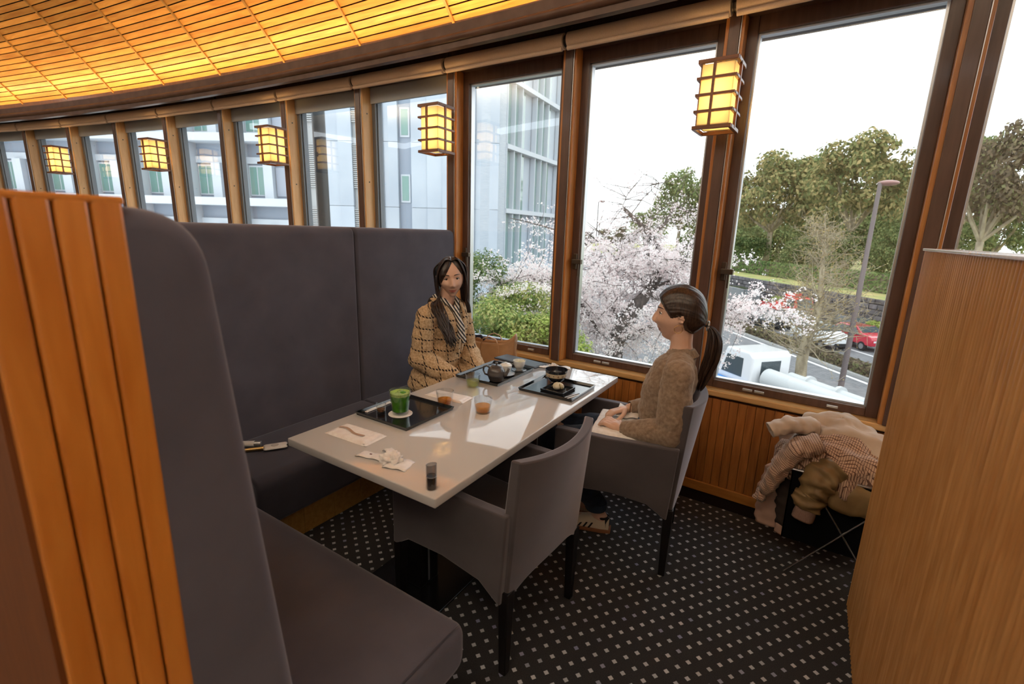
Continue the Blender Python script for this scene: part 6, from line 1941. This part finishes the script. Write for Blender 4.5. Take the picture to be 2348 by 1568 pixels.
# red flatbed truck
rt = thing('flatbed_truck', 'bright red flatbed truck behind the queue of cars', 'truck', W(46.5, 33.6, G), RA, 'vehicles on the road')
RED = MATS['bright_red_paint']
m = MB(); m.poly_prism([(-2.7, -.85, .45), (-2.75, -.85, 1.2), (-2.35, -.85, 2.15), (-1.2, -.85, 2.2), (-1.1, -.85, .45)], (0, 1.7, 0)); m.build('cab', RED, rt, bevel=.06, shift=False)
m = MB(); m.poly_prism([(-2.74, -.72, 1.28), (-2.42, -.72, 2.0), (-2.45, -.72, 2.02), (-2.78, -.72, 1.3)], (0, 1.44, 0)); m.build('windscreen', M_cglass, rt, shift=False)
m = MB()
for s in (-1, 1): m.box(-2.35, -1.4, s * .86 - .008, s * .86 + .008, 1.3, 1.95)
m.build('side_window', M_cglass, rt, shift=False)
m = MB(); m.box(-1.05, 2.6, -.9, .9, .75, .9); m.box(-1.05, 2.6, -.9, -.86, .9, 1.25); m.box(-1.05, 2.6, .86, .9, .9, 1.25); m.build('flatbed', RED, rt, shift=False)
m = MB(); m.box(-1.0, -.92, -.8, .8, .9, 2.4); m.build('headboard', RED, rt, shift=False)
for x in (-1.9, 1.5):
    for s in (-1, 1):
        m = MB(); m.tube([(x, s * .75 - .12, .4), (x, s * .75 + .12, .4)], .4, 16); m.build('wheel', M_tyre, rt, shift=False)
# white pump truck with grey pipes, on our side of the road; cab points up the road
wt = thing('pump_truck', 'white truck with blue tank and long grey pipes on the near lane', 'truck', W(19.3, 14.3, G), RA + radians(12), 'vehicles on the road')
WH = MATS['white_car_paint']
m = MB(); m.poly_prism([(.5, -1.0, .55), (.5, -1.0, 2.45), (.7, -1.0, 2.6), (2.0, -1.0, 2.6), (2.35, -1.0, 1.6), (2.4, -1.0, .55)], (0, 2.0, 0)); m.build('cab', WH, wt, bevel=.08, seg=3, shift=False)
m = MB(); m.box(.485, .5, -.45, .55, 1.55, 2.25); m.build('rear_window', M_cglass, wt, shift=False)
m = MB()
for s in (-1, 1): m.poly_prism([(1.0, s * 1.005, 1.5), (2.15, s * 1.005, 1.5), (1.9, s * 1.005, 2.3), (1.0, s * 1.005, 2.3)], (0, s * .01, 0))
m.build('side_window', M_cglass, wt, shift=False)
m = MB(); m.poly_prism([(2.33, -.85, 1.65), (2.04, -.85, 2.45), (2.07, -.85, 2.47), (2.36, -.85, 1.66)], (0, 1.7, 0)); m.build('windscreen', M_cglass, wt, shift=False)
m = MB(); m.rbox(1.2, 2.5, 1.05, 1.7, .5, 1.35, .2, 4); m.build('blue_tank', pbsdf('blue_plastic', (.03, .22, .60), .4), wt, smooth=True, shift=False)
m = MB(); m.box(-7.5, .45, -.85, .85, .55, .8); m.build('chassis', pbsdf('truck_chassis', (.10, .10, .11), .7), wt, shift=False)
M_pipe = pbsdf('galvanised_pipe', (.50, .53, .54), .45)
m = MB(); m.tube([(.3, .35, 1.62), (-9.0, .35, 1.5)], .40, 20); m.build('pipe', M_pipe, wt, smooth=True, angle=50, shift=False)
m = MB(); m.tube([(.0, -.5, 1.62), (-9.2, -.5, 1.5)], .28, 18)
for i in range(7):
    x = -.8 - i * 1.25; m.tube([(x, -.5, 1.62 - .012 * i), (x - .12, -.5, 1.62 - .012 * i)], .38, 18)
m.build('flanged_pipe', M_pipe, wt, smooth=True, angle=50, shift=False)
for x in (1.5, -3.5, -5):
    for s in (-1, 1):
        m = MB(); m.tube([(x, s * .85 - .15, .48), (x, s * .85 + .15, .48)], .48, 16); m.build('wheel', M_tyre, wt, shift=False)

# ---- office building on the left
M_bpan = vary(pbsdf('pale_facade_panel', (.40, .46, .53), .6), (.38, .44, .51), (.45, .51, .57), (.3, .3, .3), 1.2, 3, objrand=.05)
M_bwhite = pbsdf('white_slab_paint', (.50, .55, .60), .6)
M_brec = pbsdf('grey_recess_wall', (.27, .32, .39), .7)
M_bglass = pbsdf('green_office_glass', (.16, .30, .27), .08, spec=.8)
M_bglass2 = pbsdf('curtain_wall_glass', (.22, .33, .32), .05, spec=1.0, coat=.6, coat_rough=.02)
M_bshut = pbsdf('grey_shutter', (.34, .38, .45), .6)
M_louv = pbsdf('louvre_grey', (.36, .38, .39), .5)
KX, KY = -17.3, 25.5
FD = Vector((-cos(radians(28)), -sin(radians(28)), 0)); FN = Vector((FD.y, -FD.x, 0))
if FN.dot(Vector((0, 0, 0)) - Vector((KX, KY, 0))) < 0: FN = -FN   # towards the hall
SD = Vector((cos(radians(94.7)), sin(radians(94.7)), 0)); SN = Vector((SD.y, -SD.x, 0))
if SN.x < 0: SN = -SN
KP = Vector((KX, KY, 0))
bld = thing('office_building', 'pale grey-blue office building filling the left windows', 'building', (KX, KY, G))
def fbox(m, D_, Nn, s0, s1, d0, d1, z0, z1):
    v = []
    for z in (z0, z1):
        for (s, d) in ((s0, d0), (s1, d0), (s1, d1), (s0, d1)): v.append(KP + D_ * s + Nn * d + Vector((0, 0, z)))
    m.add(v, [(0, 1, 2, 3), (7, 6, 5, 4), (0, 4, 5, 1), (1, 5, 6, 2), (2, 6, 7, 3), (3, 7, 4, 0)])
    return m
FL = [-5.0, -1.1, 2.78, 6.66, 10.55, 14.4, 18.3]
m = MB(); fbox(m, FD, FN, -.2, 46, -9, -.9, G, 18.3); m.build('core', M_brec, bld)
# front part B: tall wall panels
for fi in range(1, 6):
    z0, z1 = FL[fi], FL[fi + 1]
    edges = [0, 1.45, 2.5, 3.5, 4.5, 5.5]
    for a, b_ in list(zip(edges, edges[1:])) + [(6.3, 7.2), (7.2, 8.0), (8.0, 8.7), (9.2, 10.1), (10.1, 11.0), (11.0, 11.7), (12.2, 12.75)]:
        m = MB(); dep = .05 if a < 5.5 else .0
        fbox(m, FD, FN, a + .012, b_ - .012, -.9, dep + .12 * sin(a), z0 + .012, z1 - .012); m.build('panel', M_bpan, bld)
    for a, b_ in ((5.5, 6.3),):
        m = MB(); fbox(m, FD, FN, a, b_, -.9, -.25, z0, z1); m.build('recess', M_brec, bld)
        m = MB(); fbox(m, FD, FN, a + .1, b_ - .1, -.25, -.20, z0 + .3, z0 + 2.0); w_ = m.build('window', M_bwhite, bld)
        m = MB(); fbox(m, FD, FN, a + .2, b_ - .18, -.21, -.18, z0 + .42, z0 + 1.9); m.build('pane', M_bglass, w_)
    for a, b_ in ((8.7, 9.2), (11.7, 12.2)):
        m = MB()
        for q in range(22): fbox(m, FD, FN, a, b_, -.2, -.05, z0 + 1.1 + q * .12, z0 + 1.17 + q * .12)
        fbox(m, FD, FN, a, b_, -.9, -.2, z0, z1); m.build('louvre', M_louv, bld)
# front part A: open balcony floors
for fi in range(1, 6):
    z0, z1 = FL[fi], FL[fi + 1]
    m = MB(); fbox(m, FD, FN, 12.8, 46, -1.2, .35, z0 - .18, z0 + .30); m.build('slab', M_bwhite, bld)
    m = MB(); fbox(m, FD, FN, 12.8, 46, -.92, -.72, z0 + 2.5, z0 + 2.9); m.build('lintel', M_bwhite, bld)
    s = 13.2
    for bay in range(9):
        m = MB(); fbox(m, FD, FN, s + 3.35, s + 3.5, -.9, .30, z0 + .3, z1 - .18); m.build('fin', M_bwhite, bld)
        m = MB(); fbox(m, FD, FN, s + .05, s + .75, -.9, -.8, z0 + .5, z0 + 2.3); m.build('louvre_panel', M_louv, bld)
        m = MB(); fbox(m, FD, FN, s + .8, s + 1.5, -.9, -.8, z0 + .5, z0 + 2.3); m.build('shutter', M_bshut, bld)
        m = MB(); fbox(m, FD, FN, s + 1.55, s + 2.15, -.95, -.45, z0 + .3, z0 + 2.5); m.build('wall_pier', M_bwhite, bld)
        m = MB(); fbox(m, FD, FN, s + 2.18, s + 3.32, -.9, -.82, z0 + .5, z0 + 2.4); w_ = m.build('window', M_bwhite, bld)
        for a, b_ in ((.06, .54), (.62, 1.08)):
            m = MB(); fbox(m, FD, FN, s + 2.18 + a, s + 2.18 + b_, -.83, -.80, z0 + .58, z0 + 2.3); m.build('pane', M_bglass, w_)
        s += 3.5
# corner pier of small tiles and the glazed side
M_tile = vary(pbsdf('small_white_tile', (.60, .64, .68), .5), (.37, .43, .49), (.46, .51, .56), (1, 1, 26), 2.2, 2)
m = MB()
pr = []
for i in range(9):
    a = i / 8
    pr.append(KP + FD * (1.5 * (1 - a)) + SD * (.9 * a) + FN * (.28 * sin(pi * a)) + SN * (.28 * sin(pi * a)))
pr += [KP + SD * .9 - SN * .6, KP - FN * .9 + FD * 1.5]
m.poly_prism([p + Vector((0, 0, G)) for p in pr], (0, 0, 24)); m.build('corner_pier', M_tile, bld, smooth=True, angle=40)
SIDE = 13.5
m = MB(); fbox(m, SD, SN, .5, SIDE, -3, -.8, G, 18.3); m.build('side_core', M_brec, bld)
for fi in range(0, 6):
    z0, z1 = FL[fi], FL[fi + 1]
    if fi >= 1:
        m = MB(); fbox(m, SD, SN, .9, SIDE, -.75, .12, z0 - .14, z0 + .14); m.build('transom', M_bwhite, bld)
    s = .9
    while s < SIDE:
        if fi >= 1:
            for q in range(3):
                m = MB(); fbox(m, SD, SN, s + q * 1.0 + .04, s + q * 1.0 + .96, -.30, -.26, z0 + .14, z1 - .14); m.build('glass_panel', M_bglass2, bld)
                m = MB(); fbox(m, SD, SN, s + q * 1.0 - .04, s + q * 1.0 + .04, -.32, .05, z0 + .14, z1 - .14); m.build('glazing_bar', M_bwhite, bld)
            m = MB(); fbox(m, SD, SN, s + 3.0, s + 4.15, -.8, -.35, z0 + .14, z1 - .14); m.build('pier', M_bpan, bld)
        s += 4.15
    if fi == 0:
        m = MB(); fbox(m, SD, SN, .9, SIDE, -.8, 0, G, FL[1]); m.build('podium', M_bpan, bld)
# round dark column standing outside the windows
cp = at_depth(736, 380, 7.6)
oc = thing('outside_column', 'dark round steel column outside the left windows', 'column', (cp.x, cp.y, G))
m = MB(); m.tube([(cp.x, cp.y, G), (cp.x, cp.y, 4.4)], .10, 24); m.build('shaft', pbsdf('dark_column_paint', (.035, .04, .045), .35), oc, smooth=True, angle=50)
m = MB(); m.lathe([(.17, 0), (.17, .04), (.11, .06)], cp.x, cp.y, G, 20); m.build('base_collar', M_grey, oc)
